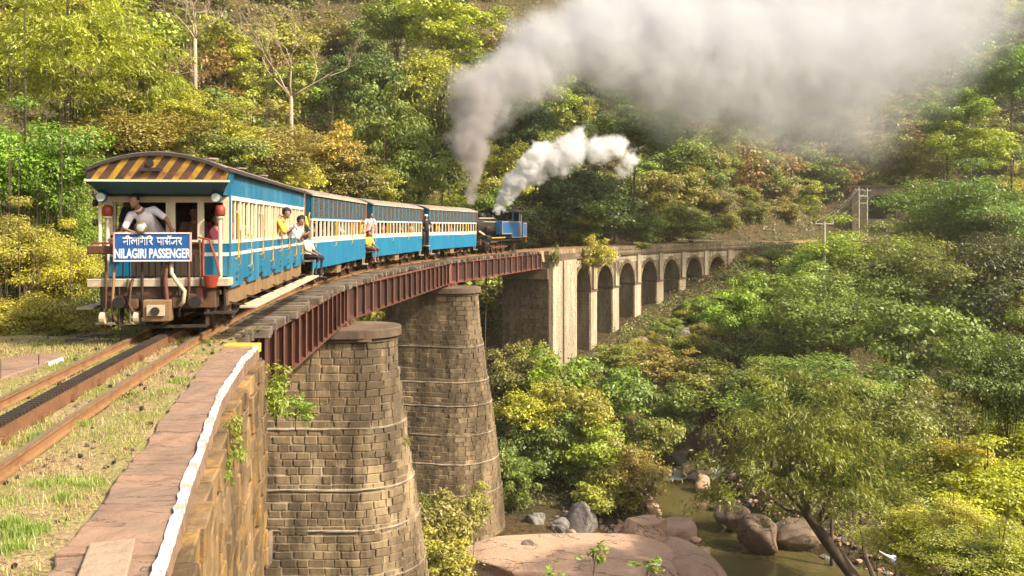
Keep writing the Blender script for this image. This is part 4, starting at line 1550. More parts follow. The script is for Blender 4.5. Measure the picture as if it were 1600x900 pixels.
MB().cyl((-.1, 4.9, 2.4), (-.1, 4.9, 2.72), .05, 8).cyl((.1, 4.9, 2.4), (.1, 4.9, 2.72), .05, 8).build('safety_valve', M['brass'], lo)
MB().cyl((.45, 1.2, 2.45), (.45, 4.4, 2.47), .04, 8).cyl((.62, 1.6, 2.2), (.62, 4.8, 2.2), .03, 8).build('steam_pipe', M['board'], lo)
MB().cyl((.82, 1.5, 1.75), (.82, 2.3, 1.75), .14, 12).build('air_pump', M['dark'], lo)
MB().tube([(.5, .8, 1.6), (.85, 1.1, 1.3), (.95, 1.3, .95)], .09, 8).build('exhaust_pipe', M['board'], lo)
# cylinders, wheels and rods
for sd in (-1, 1):
    MB().cyl((sd * .88, .6, .62), (sd * .88, 1.5, .62), .27, 18).build('cylinder', M['black'], lo)
    MB().cyl((sd * .92, 1.0, 1.05), (sd * .92, 1.9, 1.05), .24, 18).build('rack_cylinder', K, lo)
    MB().bar((sd * .92, 1.5, .60), (sd * .90, 2.7, .46), .07).bar((sd * .88, 2.4, .42), (sd * .88, 5.8, .42), .05, .10).build('connecting_rod', M['grease'], lo)
    MB().bb(sd * .98 - .04, sd * .98 + .04, 1.9, 3.3, .74, .84).build('slide_bar', M['grease'], lo)
    # side tank: long upper part and deeper rear part
    xa, xb = sd * .62, sd * 1.10
    MB().bb(xa, xb, 4.1, 6.3, 1.30, 2.28).build('side_tank', M['locoblue'], lo, bevel=.02)
    MB().bb(xa, xb, 6.303, 8.3, 1.02, 2.28).build('cab_side', M['locoblue'], lo, bevel=.02)
    e = sd * 1.106
    MB().bb(e - .004, e + .004, 4.14, 8.26, 2.20, 2.235).bb(e - .004, e + .004, 4.14, 6.3, 1.34, 1.375).bb(e - .004, e + .004, 6.33, 8.26, 1.06, 1.095).bb(e - .004, e + .004, 4.14, 4.175, 1.376, 2.199).bb(e - .004, e + .004, 8.225, 8.26, 1.096, 2.199).build('lining', M['yellow'], lo)
    MB().bb(sd * 1.02, sd * 1.09, 6.5, 6.62, 2.281, 3.0).bb(sd * 1.02, sd * 1.09, 8.05, 8.25, 2.281, 3.0).build('cab_pillar', M['locoblue'], lo)
    MB().bb(sd * .6, sd * 1.08, 9.0, 9.9, 1.05, 2.20).build('coal_bunker', M['locoblue'], lo, bevel=.02)
    MB().bb(sd * 1.084, sd * 1.09, 9.04, 9.86, 2.11, 2.14).bb(sd * 1.084, sd * 1.09, 9.04, 9.86, 1.10, 1.13).bb(sd * 1.084, sd * 1.09, 9.04, 9.07, 1.13, 2.11).bb(sd * 1.084, sd * 1.09, 9.83, 9.86, 1.13, 2.11).build('lining', M['yellow'], lo)
    MB().cyl((sd * 1.05, 8.62, 1.0), (sd * 1.05, 8.62, 2.9), .025, 6).build('cab_handrail', M['yellow'], lo)
    MB().bb(sd * .85, sd * 1.15, 8.4, 8.8, .35, .39).bb(sd * .85, sd * 1.15, 8.4, 8.8, .65, .69).bar((sd * 1.0, 8.42, .36), (sd * 1.0, 8.42, .95), .03).build('cab_step', K, lo)
for y in (2.5, 3.55, 4.6, 5.65):
    wheelset(lo, y, .41)
wheelset(lo, 8.3, .34)
MB().bb(-.6, .6, 9.003, 9.897, 1.06, 2.0).build('bunker_back', M['locoblue'], lo)
MB().bb(-.6, .6, 6.2, 6.5, 1.2, 3.0).build('cab_front', K, lo)
MB().extr(roof_profile(1.18, 2.98, .28), 5.5, 9.4).build('cab_roof', K, lo)
MB().bb(-.9, .9, 9.3, 9.36, 2.3, 2.98).build('cab_back', K, lo)
MB().bb(-1.0, 1.0, 9.9, 10.05, .62, 1.0).build('rear_beam', M['rust'], lo)
MB().bb(-.5, .5, 5.7, 6.1, 2.45, 2.75).build('firebox_cover', K, lo)
mb = MB()
for k in range(60):
    mb.sphere((U(-.85, .85), U(9.1, 9.8), 2.05 + U(0, .2)), U(.07, .14), 6)
mb.build('coal_load', K, lo)
CHIM = lo.matrix_basis @ Vector((0, .95, 3.1))
STEAM0 = lo.matrix_basis @ Vector((.2, 4.9, 2.75))
# ------------------------------------------------------------------ trees and plants
def leaf_material(name, transl=.35):
    t = NT(name)
    oi = t.n("ObjectInfo")
    at_ = t.n("Attribute", attribute_name='tint')
    n1 = t.noise(.45, 4, rough=.65)
    n2 = t.noise(2.2, 3)
    v = t.math('ADD', t.math('MULTIPLY', (at_, 'Fac'), .85), t.math('MULTIPLY', n1, .75))
    v = t.math('ADD', v, t.math('MULTIPLY', (oi, 'Random'), .25))
    hv = t.n("HueSaturation", {'Hue': t.math('ADD', .492, t.math('MULTIPLY', n2, .035)), 'Saturation': t.math('ADD', .75, t.math('MULTIPLY', n1, .35)), 'Value': v, 'Color': (oi, 'Color')})
    # a few dry leaves
    dry = t.n("Attribute", attribute_name='dry')
    col = t.mix((dry, 'Fac'), (hv, 0), (0.30, 0.14, 0.03))
    d = t.n("BsdfDiffuse", {'Color': (col, 2)})
    tr = t.n("BsdfTranslucent", {'Color': (t.mix(1.0, (col, 2), (1.0, .95, .45), 'MULTIPLY'), 2)})
    g = t.n("BsdfGlossy", {'Color': (1, 1, 1, 1), 'Roughness': .5})
    m1 = t.n("MixShader", {0: transl, 1: d, 2: tr})
    m2 = t.n("MixShader", {0: .035, 1: m1, 2: g})
    t.t.links.new(m2.outputs[0], t.out.inputs[0])
    return t.m


M['leaf'] = leaf_material('foliage_leaf', .38)
M['bark'] = worn('bark', (0.13, 0.095, 0.065), (0.055, 0.04, 0.03), 0.95, 3, .8, stretch=(1, 1, .3), bump=.8, rand=.5)
M['bark_pale'] = worn('pale_bark', (0.42, 0.33, 0.22), (0.24, 0.17, 0.11), 0.9, 3, .6, stretch=(1, 1, .3), bump=.6)


def leaf_mesh(name, cen, nrm, size, aspect, seed, tint=None, dryp=.04, droop=None):
    """One diamond shaped leaf per centre; cen, nrm: (n, 3) arrays."""
    r = np.random.default_rng(seed)
    n = len(cen)
    nrm = nrm / np.maximum(np.linalg.norm(nrm, axis=1, keepdims=True), 1e-6)
    rd = r.normal(size=(n, 3))
    if droop is not None: rd = rd * .5 + droop
    a = np.cross(nrm, rd); a /= np.maximum(np.linalg.norm(a, axis=1, keepdims=True), 1e-6)
    b = np.cross(nrm, a)
    if droop is not None: a, b = b, a
    L = (size * r.uniform(.6, 1.35, n))[:, None]
    Wd = L * aspect
    v = np.empty((n, 4, 3), np.float32)
    v[:, 0] = cen - a * L * .5
    v[:, 1] = cen + b * Wd * .5 + nrm * L * .08
    v[:, 2] = cen + a * L * .5
    v[:, 3] = cen - b * Wd * .5 + nrm * L * .08
    me = bpy.data.meshes.new(name)
    me.vertices.add(4 * n)
    me.vertices.foreach_set('co', v.reshape(-1))
    me.loops.add(4 * n)
    me.loops.foreach_set('vertex_index', np.arange(4 * n, dtype=np.int32))
    me.polygons.add(n)
    me.polygons.foreach_set('loop_start', np.arange(0, 4 * n, 4, dtype=np.int32))
    me.update(calc_edges=True)
    t_ = tint if tint is not None else r.uniform(.2, 1, n)
    at_ = me.attributes.new('tint', 'FLOAT', 'FACE')
    at_.data.foreach_set('value', (t_ * r.uniform(.7, 1.3, n)).astype(np.float32))
    at2 = me.attributes.new('dry', 'FLOAT', 'FACE')
    at2.data.foreach_set('value', (r.random(n) < dryp).astype(np.float32) * .8)
    me.materials.append(M['leaf'])
    return me


def crown(seed, clumps, per, leaf, aspect=.5, kind='round', flat=1.0, dryp=.012, name='crown'):
    """Unit crown (radius about 1, height 2*flat); returns mesh and clump centres."""
    r = np.random.default_rng(seed)
    cc, rr = [], []
    k = 0
    while len(cc) < clumps and k < clumps * 40:
        k += 1
        d = r.normal(size=3); d /= np.linalg.norm(d)
        rad = r.uniform(.18, 1.12) ** .6
        if kind == 'feather': d[2] *= .9
        p = d * rad * .82
        lump = 1 + .36 * math.sin(3 * math.atan2(d[1], d[0]) + seed) + .2 * math.sin(5 * d[2] + seed * 2.1)
        p *= lump
        p[2] *= flat
        if p[2] < -.75 * flat: continue
        cr = r.uniform(.10, .33)
        if any(np.linalg.norm(p - q) < .6 * (cr + s_) * .62 for q, s_ in zip(cc, rr)): continue
        cc.append(p); rr.append(cr)
    cen, nr, ti, dr = [], [], [], []
    for p, cr in zip(cc, rr):
        m = int(per * (cr / .25) ** 2)
        d = r.normal(size=(m, 3)); d /= np.linalg.norm(d, axis=1, keepdims=True)
        rad = r.uniform(.1, 1.0, m) ** .45 * (1 + .5 * (r.random(m) < .18))
        q = d * (rad * cr)[:, None]
        q *= np.array([1.25, 1.25, .6]) * r.uniform(.75, 1.3, 3)
        if kind == 'feather':
            # sprays: arching strands that droop outwards
            ns = max(6, m // 26)
            th = r.uniform(0, 2 * math.pi, ns); ln = r.uniform(.5, 1.5, ns) * cr * 1.25
            si = r.integers(0, ns, m); u_ = r.random(m)
            q = np.stack([np.cos(th[si]) * ln[si] * u_, np.sin(th[si]) * ln[si] * u_, (.25 * u_ - .75 * u_ ** 2) * ln[si] + r.normal(0, .03, m)], 1)
            q += r.normal(0, .022, (m, 3))
        cen.append(p + q)
        nn = d * .55 + np.array([0, 0, .75]) + r.normal(0, .45, (m, 3))
        nr.append(nn)
        base_t = r.uniform(.35, 1.0)
        ti.append(np.full(m, base_t))
        o_ = np.array([p[0], p[1], 0]); o_ /= max(np.linalg.norm(o_), .05)
        dr.append(np.tile(o_ * .4 + np.array([0, 0, -.8]), (m, 1)))
    cen = np.concatenate(cen); nr = np.concatenate(nr); ti = np.concatenate(ti)
    me = leaf_mesh(name, cen, nr, leaf, aspect, seed + 1, ti, dryp, np.concatenate(dr) if kind == 'feather' else None)
    return me, cc


def trunk_mesh(seed, cc, flat, h=1.5, r0=.07, limbs=9, name='trunk', mat=None):
    """Trunk from z=-flat-h up into the unit crown, with limbs reaching clump centres."""
    r = random.Random(seed)
    mb = MB()
    base = Vector((r.uniform(-.1, .1), r.uniform(-.1, .1), -flat * .9 - h))
    top = Vector((0, 0, flat * .35))
    pts = []
    for i in range(7):
        f = i / 6
        pts.append(base.lerp(top, f) + Vector((r.uniform(-.05, .05), r.uniform(-.05, .05), 0)) * (1 if 0 < i < 6 else 0))
    rs = [r0 * (1 - .75 * i / 6) * (1.35 if i == 0 else 1) for i in range(7)]
    mb.tube(pts, rs, 8)
    idx = list(range(len(cc)))
    r.shuffle(idx)
    for j in idx[:limbs]:
        e = Vector(cc[j])
        k = r.choice([3, 4, 4, 5])
        s_ = pts[k]
        mid = s_.lerp(e, .5) + Vector((0, 0, .08 + r.uniform(-.05, .05)))
        mb.tube([s_, s_.lerp(mid, .5) + Vector((r.uniform(-.03, .03), r.uniform(-.03, .03), 0)), mid, e], [rs[k] * .6, rs[k] * .45, rs[k] * .3, rs[k] * .1], 6)
        e2 = e + Vector((r.uniform(-.25, .25), r.uniform(-.25, .25), r.uniform(0, .2)))
        mb.tube([mid, mid.lerp(e2, .6), e2], [rs[k] * .25, rs[k] * .16, rs[k] * .06], 5)
    return mb.mesh(name, mat or M['bark'], True)


KINDS = {}


def kind(key, n, clumps, per, leaf, **kw):
    fl = kw.get('flat', .85)
    kw['flat'] = fl
    lst = []
    for i in range(n):
        sd = (sum(ord(ch) for ch in key) * 13 + i * 17) % 9973
        me, cc = crown(sd, clumps, per, leaf, **kw)
        lst.append((me, trunk_mesh(sd, cc, fl), fl))
    KINDS[key] = lst


kind('near', 3, 74, 560, .055, aspect=.5, flat=.85)
kind('nearfeather', 2, 70, 620, .055, aspect=.24, kind='feather', flat=.8)
kind('mid', 4, 52, 260, .085, aspect=.55, flat=.85)
kind('midfeather', 2, 52, 320, .095, aspect=.24, kind='feather', flat=.85)
kind('far', 6, 42, 210, .098, aspect=.6, flat=.95)
kind('tall', 3, 42, 200, .10, aspect=.55, flat=1.5)
kind('sparse', 3, 26, 60, .13, aspect=.5, flat=1.0, dryp=.3)
kind('leafyn', 2, 40, 120, .10, aspect=.4, flat=.8)
kind('bush', 4, 36, 190, .11, aspect=.5, flat=.7)

# leaf colours
LC_ = {
    'yellowgreen': (.42, .42, .04), 'brightgreen': (.29, .43, .02), 'lime': (.46, .46, .012), 'olive': (.28, .27, .05),
    'green': (.20, .27, .035), 'midgreen': (.25, .31, .04), 'dark': (.12, .165, .035), 'bluegreen': (.13, .19, .055), 'ochre': (.46, .33, .035),
    'rust': (.27, .18, .055), 'drygrey': (.27, .24, .13), 'straw': (.33, .35, .075),
}
WORDS = {'yellowgreen': 'yellow green', 'brightgreen': 'fresh bright green', 'lime': 'vivid lime yellow', 'olive': 'dull olive', 'green': 'leafy green',
         'midgreen': 'mid green', 'dark': 'dark green', 'bluegreen': 'bluish dark green', 'ochre': 'golden orange', 'rust': 'rusty brown', 'drygrey': 'dry greyish', 'straw': 'straw coloured'}
NTREE = []


def put_tree(x, y, zc, R, knd, colr, label=None, name='tree', vs=1.0, cat='tree', zg=None, bark=None, group=None):
    """Tree whose crown centre is (x, y, zc) and crown radius R; it stands on the ground below."""
    me, tr, fl = KINDS[knd][random.randrange(len(KINDS[knd]))]
    g = gz(x, y) if zg is None else zg
    rt = empty(name, (x, y, g), U(0, 6.28))
    if zc - g > 8: tksc = .4
    else: tksc = 1
    cr = link('crown' if cat != 'shrub' else 'foliage', me, rt, (0, 0, zc - g), (0, 0, 0), (R, R, R * vs))
    jit = [U(.88, 1.12) for _ in range(3)]
    c_ = LC_[colr]
    cr.color = (c_[0] * jit[0] * 1.03, c_[1] * jit[1] * .97, c_[2] * jit[2] * .8, 1)
    th = (zc - g)
    sc = max(.2, th + .4) / (fl * .9 + 1.5)
    tk = link('trunk' if cat != 'shrub' else 'stem', tr, rt, (0, 0, (zc - g)), (0, 0, 0), (R, R, R))
    # stretch only the trunk's length so that it reaches the ground
    low = (fl * .9 + 1.5) * R * vs
    tk.scale = (R * tksc, R * tksc, max(.25 * R, (th + .5) / (fl * .9 + 1.5)))
    tk.location = (0, 0, th)
    if cat == 'shrub': tk.scale = (R * .4, R * .4, max(.1, (th + .2) / (fl * .9 + 1.5)))
    p = pj((x, y, zc))
    rt['rpx'] = R / y * F
    NTREE.append((rt, name, colr, p, label, cat, group))
    return rt


def tp(px, py, w, Y, knd, colr, h=None, **kw):
    """Tree by where its crown shows: picture centre, width in pixels, distance."""
    c_ = un(px, py, Y)
    R = w / 2 / F * Y
    fl = KINDS[knd][0][2]
    vs = 1.0 if h is None else (h / 2 / F * Y) / (R * fl)
    return put_tree(c_.x, c_.y, c_.z, R, knd, colr, vs=vs, **kw)


# --- left of the train
tp(105, 85, 330, 40, 'nearfeather', 'yellowgreen', h=250, label='large feathery yellow green tree filling the upper left corner')
tp(225, 130, 130, 42, 'midfeather', 'yellowgreen', h=150)
tp(40, 10, 260, 46, 'midfeather', 'yellowgreen', h=150)
tp(40, 255, 200, 24, 'near', 'brightgreen', h=190, label='fresh bright green tree at the left edge beside the coach roof')
tp(100, 330, 110, 26, 'near', 'brightgreen', h=130)
tp(15, 390, 170, 19, 'near', 'yellowgreen', h=150, label='yellow green bushy tree low at the left edge near the track')
tp(95, 420, 130, 22, 'near', 'lime', h=140)
tp(30, 500, 160, 18, 'near', 'yellowgreen', h=120)
tp(110, 505, 110, 21, 'near', 'olive', h=110)
tp(160, 470, 80, 26, 'near', 'midgreen', h=110)
tp(60, 530, 90, 17.5, 'near', 'olive', h=60)
tp(200, 215, 190, 40, 'near', 'olive', h=130)
tp(120, 200, 150, 44, 'mid', 'olive', h=120)
tp(300, 205, 180, 44, 'near', 'yellowgreen', h=110)
tp(395, 235, 170, 47, 'near', 'straw', h=120)
tp(455, 290, 110, 49, 'mid', 'yellowgreen', h=90)
tp(345, 250, 120, 42, 'mid', 'olive', h=90)
# --- behind the coaches
tp(520, 235, 110, 56, 'mid', 'ochre', h=90, label='golden orange tree standing above the second and third coaches')
tp(545, 285, 120, 56, 'mid', 'olive', h=90)
tp(565, 130, 120, 74, 'mid', 'bluegreen', h=110)
tp(610, 210, 130, 66, 'mid', 'midgreen', h=170)
tp(655, 270, 110, 62, 'mid', 'green', h=120)
tp(600, 300, 90, 60, 'mid', 'yellowgreen', h=70)
tp(690, 215, 90, 68, 'mid', 'green', h=170)
tp(660, 130, 130, 78, 'mid', 'yellowgreen', h=110)
tp(610, 140, 90, 76, 'mid', 'yellowgreen', h=80)
tp(700, 40, 160, 92, 'mid', 'yellowgreen', h=110)
tp(620, 30, 130, 98, 'mid', 'midgreen', h=110)
tp(780, 270, 90, 72, 'mid', 'yellowgreen', h=80)
tp(880, 300, 150, 88, 'mid', 'dark', h=120)
tp(930, 330, 130, 84, 'mid', 'dark', h=90)
tp(760, 330, 80, 68, 'mid', 'green', h=70)
tp(905, 350, 90, 84, 'mid', 'midgreen', h=50)
tp(990, 200, 140, 96, 'mid', 'green', h=110)
tp(800, 210, 110, 82, 'mid', 'bluegreen', h=110)
tp(1080, 350, 100, 104, 'mid', 'midgreen', h=50)
tp(1000, 355, 90, 92, 'mid', 'green', h=50)
# --- right side
tp(1325, 408, 200, 84, 'near', 'brightgreen', h=130, label='broad fresh green tree crowding the far end of the arches')
tp(1390, 440, 200, 76, 'near', 'green', h=170)
tp(1225, 470, 150, 78, 'mid', 'brightgreen', h=95)
tp(1270, 425, 90, 82, 'mid', 'brightgreen', h=60)
tp(1300, 490, 200, 70, 'near', 'midgreen', h=150)
tp(1420, 540, 170, 64, 'mid', 'green', h=150)
tp(1150, 485, 100, 76, 'mid', 'brightgreen', h=100, label='small pale green tree with a thin trunk in front of the last arches')
tp(1510, 330, 200, 88, 'near', 'green', h=150)
tp(1560, 420, 180, 74, 'near', 'dark', h=160)
tp(1500, 500, 150, 72, 'mid', 'dark', h=120)
tp(1480, 170, 110, 100, 'mid', 'brightgreen', h=90)
tp(1530, 230, 110, 96, 'mid', 'lime', h=90)
tp(1420, 250, 120, 108, 'mid', 'olive', h=100)
tp(1580, 110, 120, 100, 'mid', 'green', h=120)
tp(1210, 600, 150, 62, 'mid', 'midgreen', h=90)
tp(1300, 625, 230, 47, 'near', 'midgreen', h=120)
# the airy tree over the stream
STREAM_TREE = tp(1260, 700, 280, 38, 'nearfeather', 'midgreen', h=270, label='airy spreading tree leaning over the stream with a dark slanting trunk')
tp(1400, 680, 200, 40, 'near', 'midgreen', h=170)
tp(1500, 650, 170, 42, 'mid', 'olive', h=140)
# lower right
tp(1540, 760, 230, 24, 'near', 'lime', h=150, label='vivid lime yellow shrubby tree in the lower right corner')
tp(1440, 850, 150, 22, 'near', 'lime', h=90)
tp(1500, 720, 120, 25, 'mid', 'lime', h=70)
tp(1490, 800, 100, 21.5, 'leafyn', 'yellowgreen', h=60)
tp(1575, 590, 150, 26, 'near', 'green', h=190, label='glossy leaved green tree cut by the right edge below the middle')
tp(1560, 870, 180, 20, 'near', 'yellowgreen', h=110)
tp(1600, 680, 130, 28, 'mid', 'lime', h=90)

# --- bank between the piers, the end block and the stream
BK = [(800, 590, 110, 64, 'olive', 100), (870, 600, 130, 62, 'brightgreen', 90), (835, 640, 120, 58, 'lime', 100), (900, 650, 120, 58, 'yellowgreen', 110),
      (960, 620, 130, 62, 'midgreen', 90), (930, 700, 130, 56, 'brightgreen', 120), (860, 700, 110, 57, 'green', 110), (985, 740, 120, 54, 'olive', 110),
      (940, 770, 110, 53, 'yellowgreen', 70), (800, 680, 80, 58, 'dark', 110), (800, 750, 100, 53, 'green', 110), (1020, 690, 90, 60, 'olive', 90),
      (1050, 640, 110, 64, 'green', 90), (1100, 600, 130, 68, 'midgreen', 80), (1040, 570, 120, 72, 'olive', 60), (960, 560, 90, 76, 'midgreen', 40),
      (1170, 640, 130, 62, 'dark', 90), (830, 560, 60, 68, 'yellowgreen', 60), (1130, 560, 100, 76, 'green', 60), (1200, 560, 110, 74, 'midgreen', 70)]
for (px, py, w, Y, cl, h) in BK:
    tp(px, py, w * .95, Y, 'bush' if h < 100 else 'mid', cl, h=h, name='shrub', cat='shrub')
for (px, py, w, Y, cl, h) in [(700, 815, 110, 39, 'olive', 100), (690, 870, 110, 36, 'yellowgreen', 70), (740, 790, 60, 41, 'straw', 60), (665, 800, 40, 40, 'midgreen', 70)]:
    tp(px, py, w, Y, 'bush', cl, h=h, name='shrub', cat='shrub')

# --- woods over the far slopes: front to back, skipping what stands wholly hidden
CS = 12
occ = np.zeros((900 // CS, 1600 // CS + 1))


def cover(px, py, rx, ry, add=False):
    """Share of the crown's outline not yet hidden by trees in front."""
    a0, a1 = max(int((px - rx) / CS), 0), min(int((px + rx) / CS) + 1, occ.shape[1])
    b0, b1 = max(int((py - ry) / CS), 0), min(int((py + ry) / CS) + 1, occ.shape[0])
    sub = occ[b0:b1, a0:a1]
    if sub.size == 0: return 0.0
    if add: sub += 1
    else: return float((sub < 1).mean())


for rec in NTREE:
    p_ = rec[3]
    cover(p_[0], p_[1], rec[0]['rpx'] * .7, rec[0]['rpx'] * .6, True)
cand = []
for yy in np.arange(20, 225, 4.2):
    for xx in np.arange(-.64 * yy - 4, .64 * yy + 4, 4.6 + yy * .014):
        cand.append((float(xx + U(-1.6, 1.6)), float(yy + U(-1.6, 1.6))))
ca = np.array(cand)
cs, cu = near_track(ca[:, 0], ca[:, 1])
czg = ground(ca[:, 0], ca[:, 1])
cnoise = vnoise(ca[:, 0], ca[:, 1], 16, 11)
cn2 = vnoise(ca[:, 0], ca[:, 1], 7, 12)
order = np.argsort(ca[:, 1])
nfill = 0
for i in order:
    x, y = ca[i]
    u, s, g = cu[i], cs[i], czg[i]
    px = 800 + F * x / y
    R = U(2.4, 3.8) * (1 + .004 * y)
    ok = u > 7.5 + R * .4 and y > (26 if px > 200 else 15)
    if not ok and ((px > 1290 and y > 92 and u < -6 or px > 1480 and y > 62) and river_d(np.array([x]), np.array([y]))[0] > 7): ok = True
    if px > 1240 and px < 1420 and 92 < y < 152: ok = ok and g < -1     # keep the line and the tunnel mouth open
    if not ok: continue
    if s > 112 and abs(u) < 9: continue
    hgt = U(3.2, 5.5)
    if s > 100 and u > 0 and u < 26 and cn2[i] > -.1: hgt *= .6; R *= .75
    zc = g + hgt
    p = pj((x, y, zc))
    r_ = R / y * F
    if p[0] < -120 or p[0] > 1720 or p[1] < -60 or p[1] > 950: continue
    if y < 152 and p[0] + r_ > 1272 and p[0] - r_ < 1405 and p[1] + r_ > 282 and p[1] - r_ < 352 and p[0] < 1420: continue
    if cover(p[0], p[1], r_, r_) < .16: continue
    cover(p[0], p[1], r_ * .62, r_ * .6, True)
    q = cnoise[i] + U(-.22, .22)
    if p[0] < 480: pal = ['olive', 'yellowgreen', 'green', 'rust', 'straw', 'drygrey', 'midgreen']
    elif p[0] < 1000: pal = ['bluegreen', 'green', 'midgreen', 'yellowgreen', 'olive', 'dark', 'green']
    elif p[0] < 1400: pal = ['olive', 'rust', 'drygrey', 'midgreen', 'olive', 'straw', 'rust', 'green']
    else: pal = ['green', 'dark', 'midgreen', 'bluegreen', 'yellowgreen', 'olive']
    cl = pal[int((q + .9) * 10) % len(pal)]
    kn = 'sparse' if cl in ('drygrey', 'rust') and U(0, 1) < .55 else random.choice(['far', 'far', 'tall']) if y > 58 else 'mid'
    put_tree(x, y, zc, R * (.8 if kn == 'tall' else 1), kn, cl)
    nfill += 1
def tpg(px, py, w, colr, h=None, knd='bush'):
    """Shrub standing on the ground met by the line of sight through (px, py)."""
    ysr = np.arange(40, 200, .8)
    gr = ground((px - 800) / F * ysr, ysr)
    hit = np.nonzero(gr > HC - (py - HY) / F * ysr)[0]
    if len(hit): tp(px, py - w * .18, w, float(ysr[hit[0]]) - .6, knd, colr, h=h or w * .6, name='shrub', cat='shrub')


for a_ in [(1085, 350, 60, 'midgreen'), (1135, 352, 55, 'olive'), (1180, 346, 60, 'green'), (1225, 340, 60, 'olive'), (1115, 325, 66, 'drygrey'), (1165, 318, 60, 'olive'), (1215, 312, 60, 'rust'), (1255, 330, 46, 'midgreen'), (1260, 300, 50, 'olive'),
           (1050, 335, 60, 'olive'), (955, 572, 46, 'midgreen'), (985, 556, 44, 'yellowgreen'), (1012, 538, 44, 'olive'), (1045, 522, 46, 'midgreen'), (1078, 500, 44, 'yellowgreen'), (1104, 482, 40, 'midgreen'), (1020, 565, 50, 'green'), (1060, 548, 50, 'yellowgreen'),
           (1100, 522, 50, 'midgreen'), (1135, 470, 40, 'brightgreen'), (975, 590, 50, 'yellowgreen'), (925, 590, 44, 'olive'), (1150, 440, 36, 'midgreen'), (1185, 415, 36, 'yellowgreen'), (1210, 405, 40, 'green')]:
    tpg(*a_)
# close the gaps that still show bare slope, cell by cell
ngap = 0
for by in range(0, 36):
    for bx in range(0, occ.shape[1] - 1):
        if occ[by, bx] >= 1: continue
        px, py = (bx + .5) * CS, (by + .5) * CS
        if 1272 < px < 1410 and 282 < py < 352: continue
        if 1040 < px < 1250 and 335 < py: continue
        Y = None
        ysr = np.arange(24, 235, 2.0)
        xs_ = (px - 800) / F * ysr
        gr = ground(xs_, ysr)
        ray = HC - (py - HY) / F * ysr
        hit = np.nonzero(gr > ray)[0]
        if len(hit) == 0: continue
        Y = float(ysr[hit[0]])
        x = (px - 800) / F * Y
        s_, u_ = near_track(np.array([x]), np.array([Y]))
        if u_[0] < 10 and not (px > 1300 and Y > 92): continue
        Y -= 2.5
        R = U(2.6, 3.8) * (1 + .003 * Y)
        x = (px - 800) / F * Y
        zc = HC - (py - HY) / F * Y
        cover(px, py, R / Y * F * .7, R / Y * F * .7, True)
        cl = random.choice(['olive', 'midgreen', 'yellowgreen', 'green', 'drygrey', 'straw'] if px < 1400 else ['green', 'midgreen', 'olive'])
        put_tree(x, Y, zc, R, random.choice(['far', 'far', 'tall']), cl)
        ngap += 1
for px in range(20, 1600, 62):
    ysr = np.arange(60, 260, 2.0)
    py = -14 + U(-10, 10)
    gr = ground((px - 800) / F * ysr, ysr)
    hit = np.nonzero(gr > HC - (py - HY) / F * ysr)[0]
    if len(hit) == 0: continue
    Y = float(ysr[hit[0]]) - 2.5
    put_tree((px - 800) / F * Y, Y, HC - (py - HY) / F * Y, U(3.4, 4.6), 'far', random.choice(['olive', 'midgreen', 'yellowgreen', 'green', 'straw']))
print('gap trees', ngap)
print('fill trees', nfill, 'all', len(NTREE))

# --- shrubs closing the ground below the arches and on the right bank
def top_limit(px):
    return float(np.interp(px, [700, 760, 850, 905, 960, 1048, 1120, 1180, 1240, 1300], [900, 590, 590, 582, 545, 488, 448, 432, 388, 378]))


nsh = 0
for yy in np.arange(46, 114, 2.2):
    for xx in np.arange(-4, 62, 2.3):
        x, y = xx + U(-1, 1), yy + U(-1, 1)
        s_, u_ = near_track(np.array([x]), np.array([y]))
        if u_[0] > -3.4 or s_[0] < 56: continue
        if river_d(np.array([x]), np.array([y]))[0] < np.interp(y, [46, 52, 66], [6.5, 3.3, 3.0]): continue
        g = gz(x, y)
        R = U(1.0, 2.1) if U(0, 1) < .6 else U(.6, 1.1)
        zc = g + R * U(.5, 1.0)
        p = pj((x, y, zc))
        if not (720 < p[0] < 1640 and p[1] < 930): continue
        if p[1] - R * .5 / y * F < top_limit(p[0]): continue
        r_ = R / y * F
        if cover(p[0], p[1], r_, r_) < .15: continue
        cover(p[0], p[1], r_ * .55, r_ * .5, True)
        put_tree(x, y, zc, R, 'bush', random.choice(['midgreen', 'brightgreen', 'olive', 'yellowgreen', 'green', 'midgreen', 'lime', 'yellowgreen']), name='shrub', cat='shrub')
        nsh += 1
print('shrubs', nsh)

